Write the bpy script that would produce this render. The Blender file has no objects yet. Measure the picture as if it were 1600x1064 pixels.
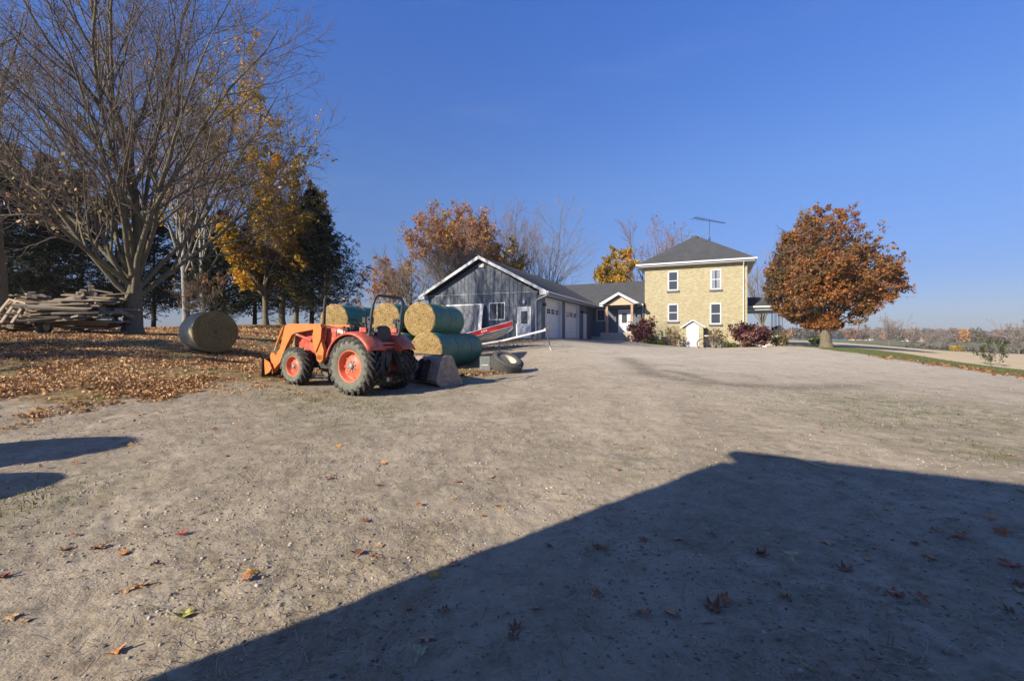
import bpy, math, random
import numpy as np
from mathutils import Vector, Matrix, Euler
R = math.radians
random.seed(7); rng = np.random.default_rng(7)
S = bpy.context.scene; COL = S.collection
F = 711.0; CX = 800.0; HY = 529.0; CZ = 1.5     # focal length in photo pixels, horizon row, camera height

# ---------------------------------------------------------------- camera, sky, sun, exposure
cam = bpy.data.cameras.new('camera'); co = bpy.data.objects.new('camera', cam); COL.objects.link(co)
co.location = (0, 0, CZ); co.rotation_euler = (R(90), 0, 0)
cam.sensor_width = 36; cam.lens = 36 * F / 1600; cam.shift_y = -3 / 1600; cam.clip_start = .05; cam.clip_end = 9000
S.camera = co
SUN_AZ, SUN_EL = R(40), R(25.5)                    # light travels towards (cos, sin) of SUN_AZ
LD = Vector((math.cos(SUN_AZ), math.sin(SUN_AZ), 0))
sd = bpy.data.lights.new('sun', 'SUN'); sd.energy = 5.0; sd.angle = R(.53); sd.color = (1, .88, .70)
so = bpy.data.objects.new('sun', sd); COL.objects.link(so)
so.rotation_euler = Vector((LD.x * math.cos(SUN_EL), LD.y * math.cos(SUN_EL), -math.sin(SUN_EL))).to_track_quat('-Z', 'Y').to_euler()
W = bpy.data.worlds.new('World'); S.world = W; W.use_nodes = True
wn, wl = W.node_tree.nodes, W.node_tree.links
bgn = wn['Background']; sky = wn.new('ShaderNodeTexSky'); sky.sky_type = 'NISHITA'; sky.sun_disc = False
sky.sun_elevation = SUN_EL
sky.sun_rotation = math.atan2(-LD.x, -LD.y)      # sun stands at -LD; rotation runs clockwise from +Y
sky.altitude = 300; sky.air_density = 1.0; sky.dust_density = .6; sky.ozone_density = 4.0
bgn.inputs['Strength'].default_value = .092
tcw = wn.new('ShaderNodeTexCoord'); sxw = wn.new('ShaderNodeSeparateXYZ'); wl.new(tcw.outputs['Generated'], sxw.inputs[0])
rpw = wn.new('ShaderNodeValToRGB'); er = rpw.color_ramp.elements; er[0].position = .0; er[0].color = (.42, .43, .58, 1); er[1].position = .62; er[1].color = (.60, .97, 1.68, 1)
e_ = er.new(.12); e_.color = (.46, .51, .745, 1); e_ = er.new(.3); e_.color = (.67, .80, 1.08, 1)
e_ = er.new(.72); e_.color = (.34, .42, .58, 1)
wl.new(sxw.outputs[2], rpw.inputs[0]); mxw = wn.new('ShaderNodeMix'); mxw.data_type = 'RGBA'; mxw.blend_type = 'MULTIPLY'; mxw.inputs[0].default_value = 1
mxi = {i.identifier: i for i in mxw.inputs}; wl.new(sky.outputs[0], mxi['A_Color']); wl.new(rpw.outputs[0], mxi['B_Color'])
# thin high cirrus
mpw = wn.new('ShaderNodeMapping'); mpw.inputs['Scale'].default_value = (1.2, 1.2, 7); mpw.inputs['Rotation'].default_value = (.25, .15, 0); wl.new(tcw.outputs['Generated'], mpw.inputs[0])
nw = wn.new('ShaderNodeTexNoise'); nw.inputs['Scale'].default_value = 1.6; nw.inputs['Detail'].default_value = 7; nw.inputs['Roughness'].default_value = .6; nw.inputs['Distortion'].default_value = .6; wl.new(mpw.outputs[0], nw.inputs['Vector'])
rc = wn.new('ShaderNodeValToRGB'); rc.color_ramp.elements[0].position = .52; rc.color_ramp.elements[0].color = (0, 0, 0, 1); rc.color_ramp.elements[1].position = .8; rc.color_ramp.elements[1].color = (.07, .07, .07, 1); wl.new(nw.outputs['Fac'], rc.inputs[0])
mc = wn.new('ShaderNodeMix'); mc.data_type = 'RGBA'; mci = {i.identifier: i for i in mc.inputs}; wl.new(rc.outputs[0], mci['Factor_Float']); wl.new({o.identifier: o for o in mxw.outputs}['Result_Color'], mci['A_Color']); mci['B_Color'].default_value = (4.2, 4.6, 6.0, 1)
wl.new({o.identifier: o for o in mc.outputs}['Result_Color'], bgn.inputs['Color'])
S.view_settings.view_transform = 'Standard'; S.view_settings.look = 'None'; S.view_settings.exposure = 0.6; S.view_settings.gamma = 1
try:
    S.cycles.max_bounces = 6; S.cycles.diffuse_bounces = 3; S.cycles.glossy_bounces = 3; S.cycles.transparent_max_bounces = 8
except Exception: pass

# ---------------------------------------------------------------- materials
class NT:
    def __init__(s, name):
        s.m = bpy.data.materials.new(name); s.m.use_nodes = True
        s.t = s.m.node_tree; s.n = s.t.nodes; s.b = s.n['Principled BSDF']; s.out = s.n['Material Output']
    def new(s, typ, **k):
        o = s.n.new('ShaderNode' + typ)
        for a, v in k.items(): setattr(o, a, v)
        return o
    def L(s, a, b): s.t.links.new(a, b)
    def coord(s, which='Object', scale=(1, 1, 1), rot=(0, 0, 0)):
        c = s.new('TexCoord'); mp = s.new('Mapping'); s.L(c.outputs[which], mp.inputs[0])
        mp.inputs['Scale'].default_value = scale; mp.inputs['Rotation'].default_value = rot
        return mp.outputs[0]
    def noise(s, vec, scale, detail=4, rough=.55, dist=0):
        o = s.new('TexNoise'); o.inputs['Scale'].default_value = scale; o.inputs['Detail'].default_value = detail
        o.inputs['Roughness'].default_value = rough; o.inputs['Distortion'].default_value = dist
        if vec: s.L(vec, o.inputs['Vector'])
        return o.outputs['Fac']
    def ramp(s, fac, stops, interp='LINEAR'):
        o = s.new('ValToRGB'); cr = o.color_ramp; cr.interpolation = interp
        while len(cr.elements) < len(stops): cr.elements.new(.5)
        for e, (p, c) in zip(cr.elements, stops):
            e.position = p; e.color = (*c, 1) if hasattr(c, '__len__') else (c, c, c, 1)
        s.L(fac, o.inputs[0]); return o.outputs[0]
    def mix(s, fac, a, b, mode='MIX'):
        o = s.new('Mix'); o.data_type = 'RGBA'; o.blend_type = mode
        for sock, v in ((o.inputs['Factor'], fac), (o.inputs['A'], a), (o.inputs['B'], b)):
            pass
        ins = {i.identifier: i for i in o.inputs}
        def put(i, v):
            if hasattr(v, 'links'): s.L(v, i)
            elif hasattr(v, '__len__'): i.default_value = (*v, 1)
            else: i.default_value = v
        put(ins['Factor_Float'], fac); put(ins['A_Color'], a); put(ins['B_Color'], b)
        return {i.identifier: i for i in o.outputs}['Result_Color']
    def math(s, op, a, b=0.):
        o = s.new('Math', operation=op)
        for i, v in enumerate((a, b)):
            if hasattr(v, 'links'): s.L(v, o.inputs[i])
            else: o.inputs[i].default_value = v
        return o.outputs[0]
    def attr(s, name):
        o = s.new('Attribute'); o.attribute_name = name; return o.outputs['Fac']
    def bump(s, h, dist=.01, strength=1.):
        o = s.new('Bump'); o.inputs['Distance'].default_value = dist
        if hasattr(strength, 'links'): s.L(strength, o.inputs['Strength'])
        else: o.inputs['Strength'].default_value = strength
        s.L(h, o.inputs['Height']); s.L(o.outputs[0], s.b.inputs['Normal'])
    def col(s, c): s.L(c, s.b.inputs['Base Color'])

def plain(name, c, rough=.6, metal=0, var=.18, nscale=3., bump=0, bscale=40, dirt=None, dirtamt=.35):
    t = NT(name); v = t.coord()
    n = t.noise(v, nscale, 6, .65)
    lo = tuple(x * (1 - var) for x in c); hi = tuple(min(1, x * (1 + var)) for x in c)
    cc = t.ramp(n, [(.3, lo), (.7, hi)])
    if dirt:
        n2 = t.noise(v, nscale * 2.3 + 1, 8, .7)
        cc = t.mix(t.ramp(n2, [(.62 - dirtamt * .45, 0), (.8 - dirtamt * .3, .85)]), cc, dirt)
    t.col(cc); t.b.inputs['Roughness'].default_value = rough; t.b.inputs['Metallic'].default_value = metal
    if bump: t.bump(t.noise(v, bscale, 5, .6), bump)
    return t.m

def leafmat(name, stops, transl=.35, rough=.6):
    t = NT(name); cc = t.ramp(t.attr('rnd'), stops); t.col(cc)
    t.b.inputs['Roughness'].default_value = rough
    tr = t.new('BsdfTranslucent'); mx = t.new('MixShader'); mx.inputs[0].default_value = transl
    t.L(cc, tr.inputs[0]); t.L(t.b.outputs[0], mx.inputs[1]); t.L(tr.outputs[0], mx.inputs[2]); t.L(mx.outputs[0], t.out.inputs[0])
    return t.m

M = {}
M['white'] = plain('white_paint', (.68, .69, .71), .45, var=.05)
M['white_metal'] = plain('white_metal', (.64, .66, .69), .4, var=.06)
M['soffit'] = plain('soffit_metal', (.5, .52, .55), .5, var=.06)
M['wood_post'] = plain('cedar_post', (.42, .28, .19), .7, var=.2, nscale=5)
M['concrete'] = plain('concrete', (.42, .38, .32), .9, var=.2, nscale=4, bump=.004)
M['block'] = plain('grey_block', (.17, .19, .19), .9, var=.25, nscale=9, bump=.006)
M['black'] = plain('black_steel', (.022, .022, .025), .5, var=.3, dirt=(.12, .10, .08), dirtamt=.3)
M['ropsgrey'] = plain('rops_paint', (.045, .055, .07), .45, var=.2)
M['iron'] = plain('wrought_iron', (.03, .032, .04), .6)
M['orange'] = plain('loader_orange', (.72, .20, .03), .42, var=.14, nscale=6, dirt=(.34, .22, .12), dirtamt=.42)
M['red'] = plain('tractor_red', (.54, .075, .05), .38, var=.15, nscale=5, dirt=(.36, .25, .18), dirtamt=.40)
M['rim'] = plain('rim_orange', (.64, .14, .075), .5, var=.15, nscale=7, dirt=(.3, .17, .10), dirtamt=.3)
M['sidewall'] = plain('dusty_sidewall', (.155, .16, .125), .95, var=.22, nscale=7, dirt=(.07, .07, .065), dirtamt=.25)
M['tread'] = plain('tread_rubber', (.038, .036, .036), .85, var=.35, nscale=7, dirt=(.13, .115, .09), dirtamt=.38)
M['oldtyre'] = plain('old_tyre', (.085, .083, .08), .9, var=.25, nscale=8, dirt=(.15, .14, .12), dirtamt=.3)
M['hub'] = plain('hub_grey', (.3, .3, .3), .5, .3)
M['creamrim'] = plain('cream_rim', (.62, .56, .42), .7, var=.15, nscale=9, dirt=(.3, .2, .12), dirtamt=.2)
M['bucket'] = plain('bucket_steel', (.36, .29, .235), .6, .1, var=.25, nscale=4, dirt=(.11, .085, .075), dirtamt=.38)
M['seat'] = plain('seat_vinyl', (.03, .033, .045), .5)
M['alu'] = plain('aluminium_hull', (.42, .43, .43), .42, .55, var=.12, nscale=4)
M['boatred'] = plain('boat_red', (.42, .022, .02), .35, var=.1)
M['galv'] = plain('galvanised', (.6, .6, .58), .45, .3)
M['dark_sill'] = plain('slate_sill', (.13, .14, .16), .8)
M['door_white'] = plain('door_white', (.62, .64, .68), .5, var=.04)
M['gable_tan'] = plain('gable_tan', (.52, .41, .29), .8, var=.1, nscale=5)
M['panelgrey'] = plain('panel_grey', (.19, .21, .245), .6, var=.06)
M['navy'] = plain('dark_box', (.02, .025, .03), .5)
M['plastic_lamp'] = plain('lamp_white', (.85, .85, .85), .4)
M['earth'] = plain('ditch', (.1, .07, .05), .9)
M['curtain'] = plain('curtain', (.24, .27, .32), .9)
def glass():
    t = NT('window_glass'); t.b.inputs['Base Color'].default_value = (.05, .06, .078, 1)  # base colour carries the bluish-grey reflection of the panes
    t.b.inputs['Roughness'].default_value = .04; t.b.inputs['Specular IOR Level'].default_value = .6
    return t.m
M['glass'] = glass()
def siding():
    t = NT('slate_board_and_batten'); v = t.coord()
    n = t.noise(t.coord(scale=(3, 3, .35)), 2.2, 7, .65)
    cc = t.ramp(n, [(.25, (.085, .110, .150)), (.55, (.102, .130, .172)), (.8, (.122, .150, .192))])
    t.col(cc); t.b.inputs['Roughness'].default_value = .55
    return t.m
M['siding'] = siding()
def brick():
    t = NT('yellow_brick'); c = t.new('TexCoord'); sx = t.new('SeparateXYZ'); t.L(c.outputs['Object'], sx.inputs[0])
    add = t.math('ADD', sx.outputs[0], sx.outputs[1]); cb = t.new('CombineXYZ')
    t.L(add, cb.inputs[0]); t.L(sx.outputs[2], cb.inputs[1])
    br = t.new('TexBrick'); t.L(cb.outputs[0], br.inputs['Vector'])
    br.inputs['Color1'].default_value = (.31, .27, .135, 1); br.inputs['Color2'].default_value = (.46, .425, .265, 1)
    br.inputs['Mortar'].default_value = (.42, .38, .30, 1); br.inputs['Scale'].default_value = 1
    br.inputs['Brick Width'].default_value = .23; br.inputs['Row Height'].default_value = .078; br.inputs['Mortar Size'].default_value = .009
    br.inputs['Bias'].default_value = -.1
    n = t.noise(t.coord(scale=(1, 1, 3.6)), 2.2, 8, .7)
    cc = t.mix(t.ramp(n, [(.45, 0), (.75, .6)]), br.outputs[0], (.30, .235, .105))
    n2 = t.noise(t.coord(scale=(1, 1, 5)), 3.4, 6, .7)
    cc = t.mix(t.ramp(n2, [(.5, 0), (.72, .8)]), cc, (.56, .51, .36))
    t.col(cc); t.b.inputs['Roughness'].default_value = .9
    t.bump(br.outputs['Fac'], .006, -.6)
    return t.m
M['brick'] = brick()
def shingle(name, base):
    t = NT(name); c = t.new('TexCoord'); sx = t.new('SeparateXYZ'); t.L(c.outputs['Object'], sx.inputs[0])
    add = t.math('ADD', sx.outputs[0], t.math('MULTIPLY', sx.outputs[1], .37)); cb = t.new('CombineXYZ')
    t.L(add, cb.inputs[0]); t.L(sx.outputs[2], cb.inputs[1])
    br = t.new('TexBrick'); t.L(cb.outputs[0], br.inputs['Vector'])
    d = tuple(x * .62 for x in base); e = tuple(x * 1.3 for x in base)
    br.inputs['Color1'].default_value = (*d, 1); br.inputs['Color2'].default_value = (*e, 1); br.inputs['Mortar'].default_value = (*[x * .4 for x in base], 1)
    br.inputs['Scale'].default_value = 1; br.inputs['Brick Width'].default_value = .3; br.inputs['Row Height'].default_value = .07; br.inputs['Mortar Size'].default_value = .006
    n = t.noise(t.coord(), 1.1, 8, .75)
    cc = t.mix(.55, br.outputs[0], t.ramp(n, [(.3, d), (.7, e)]))
    n3 = t.noise(t.coord(), 45, 2, .5)
    cc = t.mix(t.ramp(n3, [(.5, 0), (.75, .25)]), cc, (.2, .2, .21))
    t.col(cc); t.b.inputs['Roughness'].default_value = .95; t.bump(br.outputs['Fac'], .008, -.5)
    return t.m
M['shingle'] = shingle('grey_shingles', (.068, .073, .082))
def bark(name, a, b, moss=None):
    t = NT(name); n = t.noise(t.coord(scale=(6, 6, 1.2)), 3.5, 8, .7)
    cc = t.ramp(n, [(.3, a), (.7, b)])
    if moss: cc = t.mix(t.ramp(t.noise(t.coord(), 1.3, 5, .7), [(.45, 0), (.65, .6)]), cc, moss)
    t.col(cc); t.b.inputs['Roughness'].default_value = .95; t.bump(n, .03, .8)
    return t.m
M['bark'] = bark('maple_bark', (.06, .05, .036), (.25, .215, .155), (.17, .165, .065))
M['darkbark'] = bark('spruce_bark', (.03, .025, .02), (.08, .065, .05))
M['birch'] = bark('birch_bark', (.12, .12, .11), (.45, .45, .43))
M['twig'] = plain('twig_bark', (.19, .15, .13), .9, var=.35, nscale=1.5)
M['redtwig'] = plain('russet_twig', (.24, .16, .135), .9, var=.3, nscale=.8)
M['fartwig'] = plain('grey_twig', (.27, .235, .22), .9, var=.25, nscale=.5)
M['spruce'] = leafmat('spruce_needles', [(0, (.005, .010, .005)), (.6, (.013, .024, .010)), (1, (.04, .052, .018))], .08, .95)
M['maple_leaf'] = leafmat('russet_leaves', [(0, (.07, .055, .02)), (.25, (.11, .08, .025)), (.42, (.20, .095, .03)), (.62, (.38, .15, .035)), (.8, (.28, .08, .03)), (.92, (.48, .21, .04)), (1, (.13, .13, .04))], .25)
M['gold_leaf'] = leafmat('golden_leaves', [(0, (.16, .13, .025)), (.35, (.34, .24, .03)), (.7, (.66, .42, .035)), (.9, (.74, .42, .03)), (1, (.68, .28, .04))], .35)
M['orange_leaf'] = leafmat('orange_leaves', [(0, (.30, .13, .08)), (.45, (.48, .21, .08)), (.8, (.58, .30, .06)), (1, (.40, .29, .05))], .4)
M['purple_leaf'] = leafmat('purple_leaves', [(0, (.05, .015, .02)), (.5, (.13, .04, .05)), (.8, (.24, .10, .08)), (1, (.42, .30, .2))], .3)
M['green_leaf'] = leafmat('green_leaves', [(0, (.03, .05, .015)), (.6, (.09, .12, .03)), (1, (.2, .2, .05))], .35)
M['dry_leaf'] = leafmat('dry_flower_heads', [(0, (.12, .12, .05)), (.5, (.3, .22, .12)), (1, (.42, .32, .2))], .3)
M['litter'] = leafmat('fallen_leaves', [(0, (.10, .05, .02)), (.22, (.29, .14, .055)), (.45, (.46, .25, .10)), (.68, (.58, .36, .17)), (.88, (.66, .46, .27)), (.95, (.55, .24, .07)), (1, (.62, .48, .14))], .1)
M['grassblade'] = leafmat('grass_blades', [(0, (.05, .08, .015)), (.6, (.11, .17, .03)), (1, (.27, .25, .10))], .3)
M['straw'] = leafmat('straw_bits', [(0, (.2, .15, .08)), (.6, (.42, .33, .18)), (1, (.62, .52, .32))], .2)
M['stone'] = leafmat('loose_stones', [(0, (.16, .14, .11)), (.4, (.31, .26, .20)), (.88, (.42, .37, .30)), (1, (.60, .57, .52))], 0., .9)
def hay(name, net=None):
    t = NT(name); cd = t.coord()
    sx = t.new('SeparateXYZ'); t.L(cd, sx.inputs[0])
    rr = t.math('SQRT', t.math('ADD', t.math('POWER', sx.outputs[1], 2), t.math('POWER', sx.outputs[2], 2)))
    ang = t.math('ARCTAN2', sx.outputs[1], sx.outputs[2])
    cb = t.new('CombineXYZ'); t.L(t.math('MULTIPLY', rr, 26), cb.inputs[0]); t.L(t.math('MULTIPLY', ang, 3.), cb.inputs[1]); t.L(t.math('MULTIPLY', sx.outputs[0], 8), cb.inputs[2])
    n = t.noise(cb.outputs[0], 1.0, 6, .7, 1.2); n2 = t.noise(cd, 30, 4, .7)
    h = t.math('ADD', t.math('MULTIPLY', n, .6), t.math('MULTIPLY', n2, .4))
    if net: cc = t.ramp(h, [(.32, net[0]), (.5, net[1]), (.68, net[2])])
    else: cc = t.ramp(h, [(.36, (.07, .04, .015)), (.46, (.25, .165, .06)), (.56, (.43, .31, .13)), (.66, (.62, .49, .27))])
    t.col(cc); t.b.inputs['Roughness'].default_value = .9; t.bump(h, .03, .9)
    return t.m
M['hay'] = hay('hay_end')
M['oldhay'] = hay('old_hay_end', ((.08, .06, .022), (.22, .165, .06), (.40, .31, .14)))
def netwrap(name, a, b, c):
    t = NT(name); cd = t.coord(scale=(14, 3, 3)); n = t.noise(cd, 1.6, 7, .7); n2 = t.noise(t.coord(), 1.2, 5, .6)
    cc = t.ramp(n, [(.3, a), (.6, b)]); cc = t.mix(t.ramp(n2, [(.4, 0), (.75, .7)]), cc, c)
    t.col(cc); t.b.inputs['Roughness'].default_value = .55; t.bump(n, .012, .7)
    return t.m
M['netgreen'] = netwrap('green_net_wrap', (.007, .07, .062), (.04, .22, .17), (.14, .23, .13))
M['netwhite'] = netwrap('pale_net_wrap', (.20, .165, .10), (.46, .41, .30), (.32, .26, .14))
def weathered():
    t = NT('weathered_boards'); n = t.noise(t.coord(scale=(1.2, 12, 12)), 2., 7, .7)
    oi = t.new('ObjectInfo')
    c1 = t.ramp(n, [(.3, (.13, .11, .08)), (.6, (.36, .31, .23)), (.8, (.52, .45, .33))])
    cc = t.mix(t.ramp(oi.outputs['Random'], [(.4, 0), (1, .55)]), c1, (.22, .13, .07)); t.col(cc)
    t.b.inputs['Roughness'].default_value = .95; t.bump(n, .01, .7)
    return t.m
M['board'] = weathered()

def ground_mat():
    t = NT('ground'); c = t.new('TexCoord').outputs['Object']
    lawn, verge, field, mulch, rut, leafy, gpatch, dry, farg = [t.attr(a) for a in ('lawn', 'verge', 'field', 'mulch', 'rut', 'leafy', 'gpatch', 'dry', 'farg')]; lane = t.attr('lane')
    # gravel
    n1 = t.noise(c, .55, 8, .68); n2 = t.noise(c, 4, 10, .74); n3 = t.noise(c, 75, 4, .7)
    vo = t.new('TexVoronoi'); vo.inputs['Scale'].default_value = 55; t.L(c, vo.inputs['Vector'])
    vo2 = t.new('TexVoronoi'); vo2.inputs['Scale'].default_value = 18; vo2.inputs['Randomness'].default_value = 1; t.L(c, vo2.inputs['Vector'])
    base = t.ramp(n2, [(.30, (.19, .155, .11)), (.47, (.40, .335, .25)), (.68, (.57, .495, .39))])
    base = t.mix(t.ramp(n1, [(.38, 0), (.66, .55)]), base, (.27, .215, .145))
    base = t.mix(dry, base, (.66, .59, .49))
    peb = t.ramp(vo.outputs['Color'], [(.0, (.17, .145, .11)), (.5, (.38, .33, .26)), (.86, (.50, .45, .36)), (1, (.66, .62, .55))])
    base = t.mix(t.math('MULTIPLY', lane, .6), base, (.52, .44, .33))
    damp = t.noise(c, .9, 9, .72, .8); base = t.mix(t.ramp(damp, [(.52, 0), (.68, .55)]), base, (.20, .165, .115))
    base = t.mix(t.math('MULTIPLY', t.ramp(n3, [(.44, 0), (.62, .6)]), t.ramp(n1, [(.35, .25), (.6, 1)])), base, peb)
    crack = t.ramp(t.noise(t.coord('Object', (1, 2.2, 1), (0, 0, R(25))), 9, 7, .8, .4), [(.33, .8), (.42, 0)])
    base = t.mix(crack, base, (.07, .06, .05))
    base = t.mix(t.math('MULTIPLY', rut, t.ramp(n2, [(.35, .2), (.6, 1)])), base, (.12, .10, .075))
    gn = t.noise(c, 3.3, 8, .75)
    base = t.mix(t.math('MULTIPLY', gpatch, t.ramp(gn, [(.45, 0), (.62, .75)])), base, (.13, .15, .045))
    # leaf litter lawn
    vl = t.new('TexVoronoi'); vl.inputs['Scale'].default_value = 11; t.L(c, vl.inputs['Vector'])
    sep = t.new('SeparateColor'); t.L(vl.outputs['Color'], sep.inputs[0])
    lit = t.ramp(sep.outputs[0], [(0, (.11, .06, .025)), (.35, (.29, .165, .075)), (.7, (.42, .26, .13)), (1, (.52, .37, .2))])
    soil = t.ramp(n2, [(.3, (.12, .11, .05)), (.7, (.30, .24, .13))])
    lawnc = t.mix(t.ramp(t.noise(c, 1.4, 7, .7), [(.36, .15), (.55, .9)]), soil, lit)
    lg = t.ramp(t.noise(c, .75, 7, .7), [(.53, 0), (.64, .8)])
    grassc = t.ramp(t.noise(c, 22, 5, .7), [(.3, (.05, .08, .015)), (.7, (.15, .2, .045))])
    lawnc = t.mix(lg, lawnc, grassc)
    base = t.mix(lawn, base, lawnc)
    vg = t.ramp(t.noise(c, 5, 7, .7), [(.3, (.10, .125, .03)), (.7, (.22, .23, .07))])
    base = t.mix(verge, base, vg)
    base = t.mix(t.math('MULTIPLY', leafy, t.ramp(t.noise(c, 4, 6, .75), [(.4, .1), (.55, .95)])), base, (.28, .115, .045))
    mu = t.ramp(n2, [(.3, (.035, .022, .018)), (.7, (.12, .075, .055))])
    base = t.mix(mulch, base, mu)
    fs = t.noise(t.coord('Object', (.15, 1, 1), (0, 0, R(-14))), .55, 6, .6)
    fc = t.ramp(fs, [(.3, (.56, .44, .27)), (.7, (.72, .58, .38))])
    base = t.mix(field, base, fc)
    fg = t.ramp(t.noise(c, .02, 6, .6), [(.35, (.13, .15, .07)), (.6, (.23, .22, .12)), (.75, (.30, .26, .16))])
    base = t.mix(farg, base, fg)
    t.col(base); t.b.inputs['Roughness'].default_value = .95; t.b.inputs['Specular IOR Level'].default_value = .2
    hh = t.math('ADD', t.math('MULTIPLY', n2, .5), t.math('ADD', t.math('MULTIPLY', n3, .28), t.math('MULTIPLY', vo.outputs['Distance'], -.12)))
    hh = t.math('ADD', hh, t.math('MULTIPLY', vo2.outputs['Distance'], -.15))
    t.bump(hh, .03, t.ramp(n1, [(.3, .45), (.65, 1.)]))
    return t.m
M['ground'] = ground_mat()

# ---------------------------------------------------------------- ground heights
def cp(px, py, d): return ((px - CX) / F * d, d, CZ - (py - HY) * d / F)
CPS = [(0, 0, 0), (-4, 0, 0), (5, 0, 0), (12, 0, -.05), (-12, -2, .15), (0, -12, 0), (20, -10, -.2), (-25, -12, .6), (0, 4, 0), (3, 6, 0.02), (-3, 6, .06), (0, 7.5, .08),
       (-7, 6.5, .16), (8, 6, .0), (14, 6, -.05), (-14, 6, .5), (-10, 9, .5),
       (-3.66, 10.45, .225), (-3.1, 11.5, .24), (-5.6, 11.3, .36), (-5.0, 12.4, .38),
       cp(335, 556, 15.1), cp(207, 524, 19), cp(120, 520, 17.5), cp(40, 520, 18), cp(68, 522, 16.5), (-9.5, 11.5, .68), (-14, 13, 1.15), (-12.5, 16.5, 1.45),
       cp(667, 576, 17.6), cp(735, 569, 21.3), (-5.4, 19, .4), (-7.6, 19.5, .55), cp(790, 585, 14.5), (1.5, 13, .36), (5, 12, .3), (5, 20, .62), (1.5, 20, .6), (2.0, 24, .95),
       (-4, 26.5, .95), (-9, 29, 1.55), (-3, 31.6, 1.42), (2.2, 29.6, 1.40), (3, 30, 1.42), (4.6, 34.5, 1.42), (7, 42.6, 1.40), (9, 39.5, 1.36), (11, 39, 1.15), (7, 36, 1.15),
       cp(1083, 543, 37.6), cp(1168, 542, 36.5), (24, 40, .9), (27, 36, .8), cp(1290, 542.5, 32), cp(1235, 541.5, 33), cp(1400, 561.5, 21), cp(1500, 575, 18), cp(1600, 588.5, 16), (10, 12, .2), (10, 22, .62), (15, 12, .08), (25, 16, -.4),
       cp(1400, 549, 29), cp(1555, 571.5, 24), cp(1600, 577, 23), cp(1250, 535, 50), cp(1240, 531.3, 150), cp(1400, 541.5, 130), cp(1600, 553, 110), cp(1700, 558, 100), cp(1400, 535, 260), cp(1600, 543, 230), cp(1600, 533, 620), cp(1400, 531, 620), cp(1240, 530.5, 620), cp(1750, 533, 620),
       cp(250, 511, 30), cp(450, 509, 31), cp(30, 512, 30), (-45, 32, 2.6), (-30, 12, 2.0), (-10, 45, 2.3), (10, 60, 1.5), (30, 60, 1.0), (-40, 80, 2.5), (0, 150, 2), (0, 600, 2), (-400, 300, 3), (-200, -100, 1), (200, -50, -4), (0, -200, 0), (60, 10, -2.6), (0, 2500, 1), (2500, 1500, -3), (-2500, 1000, 2), (2000, -500, -3)]
CPA = np.array(CPS)
def warp(p):
    r = np.hypot(p[..., 0], p[..., 1]) + 1e-6
    k = np.arcsinh(r / 14) * 14 / r
    return p * k[..., None]
def tpsk(d2): return .5 * d2 * np.log(d2 + 1e-9)
_c = warp(CPA[:, :2]); n_ = len(_c)
_K = tpsk(((_c[:, None] - _c[None]) ** 2).sum(-1)) + np.eye(n_) * .8
_P = np.c_[np.ones(n_), _c]; _A = np.block([[_K, _P], [_P.T, np.zeros((3, 3))]])
_w = np.linalg.solve(_A, np.r_[CPA[:, 2], np.zeros(3)])
def H(x, y):
    p = warp(np.stack([np.asarray(x, float), np.asarray(y, float)], -1)); sh = p.shape[:-1]; p = p.reshape(-1, 2); o = np.empty(len(p))
    for i in range(0, len(p), 20000):
        q = p[i:i + 20000]; o[i:i + 20000] = tpsk(((q[:, None] - _c[None]) ** 2).sum(-1)) @ _w[:n_] + _w[n_] + q @ _w[n_ + 1:]
    return o.reshape(sh)
def h(x, y): return float(H(x, y))
def gp(px, py):
    "ground point under photo pixel"
    ds = np.geomspace(1.2, 1500, 1600); xs = (px - CX) / F * ds; zs = CZ - (py - HY) / F * ds
    g = H(xs, ds); k = np.nonzero(zs < g)[0]
    if len(k) == 0: return Vector((xs[-1], ds[-1], g[-1]))
    i = k[0]
    if i > 0:
        a, b = zs[i - 1] - g[i - 1], g[i] - zs[i]; f = a / (a + b + 1e-12); d = ds[i - 1] + f * (ds[i] - ds[i - 1])
    else: d = ds[0]
    x = (px - CX) / F * d
    return Vector((x, d, h(x, d)))
def at(px, py, d): return Vector(cp(px, py, d))

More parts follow.
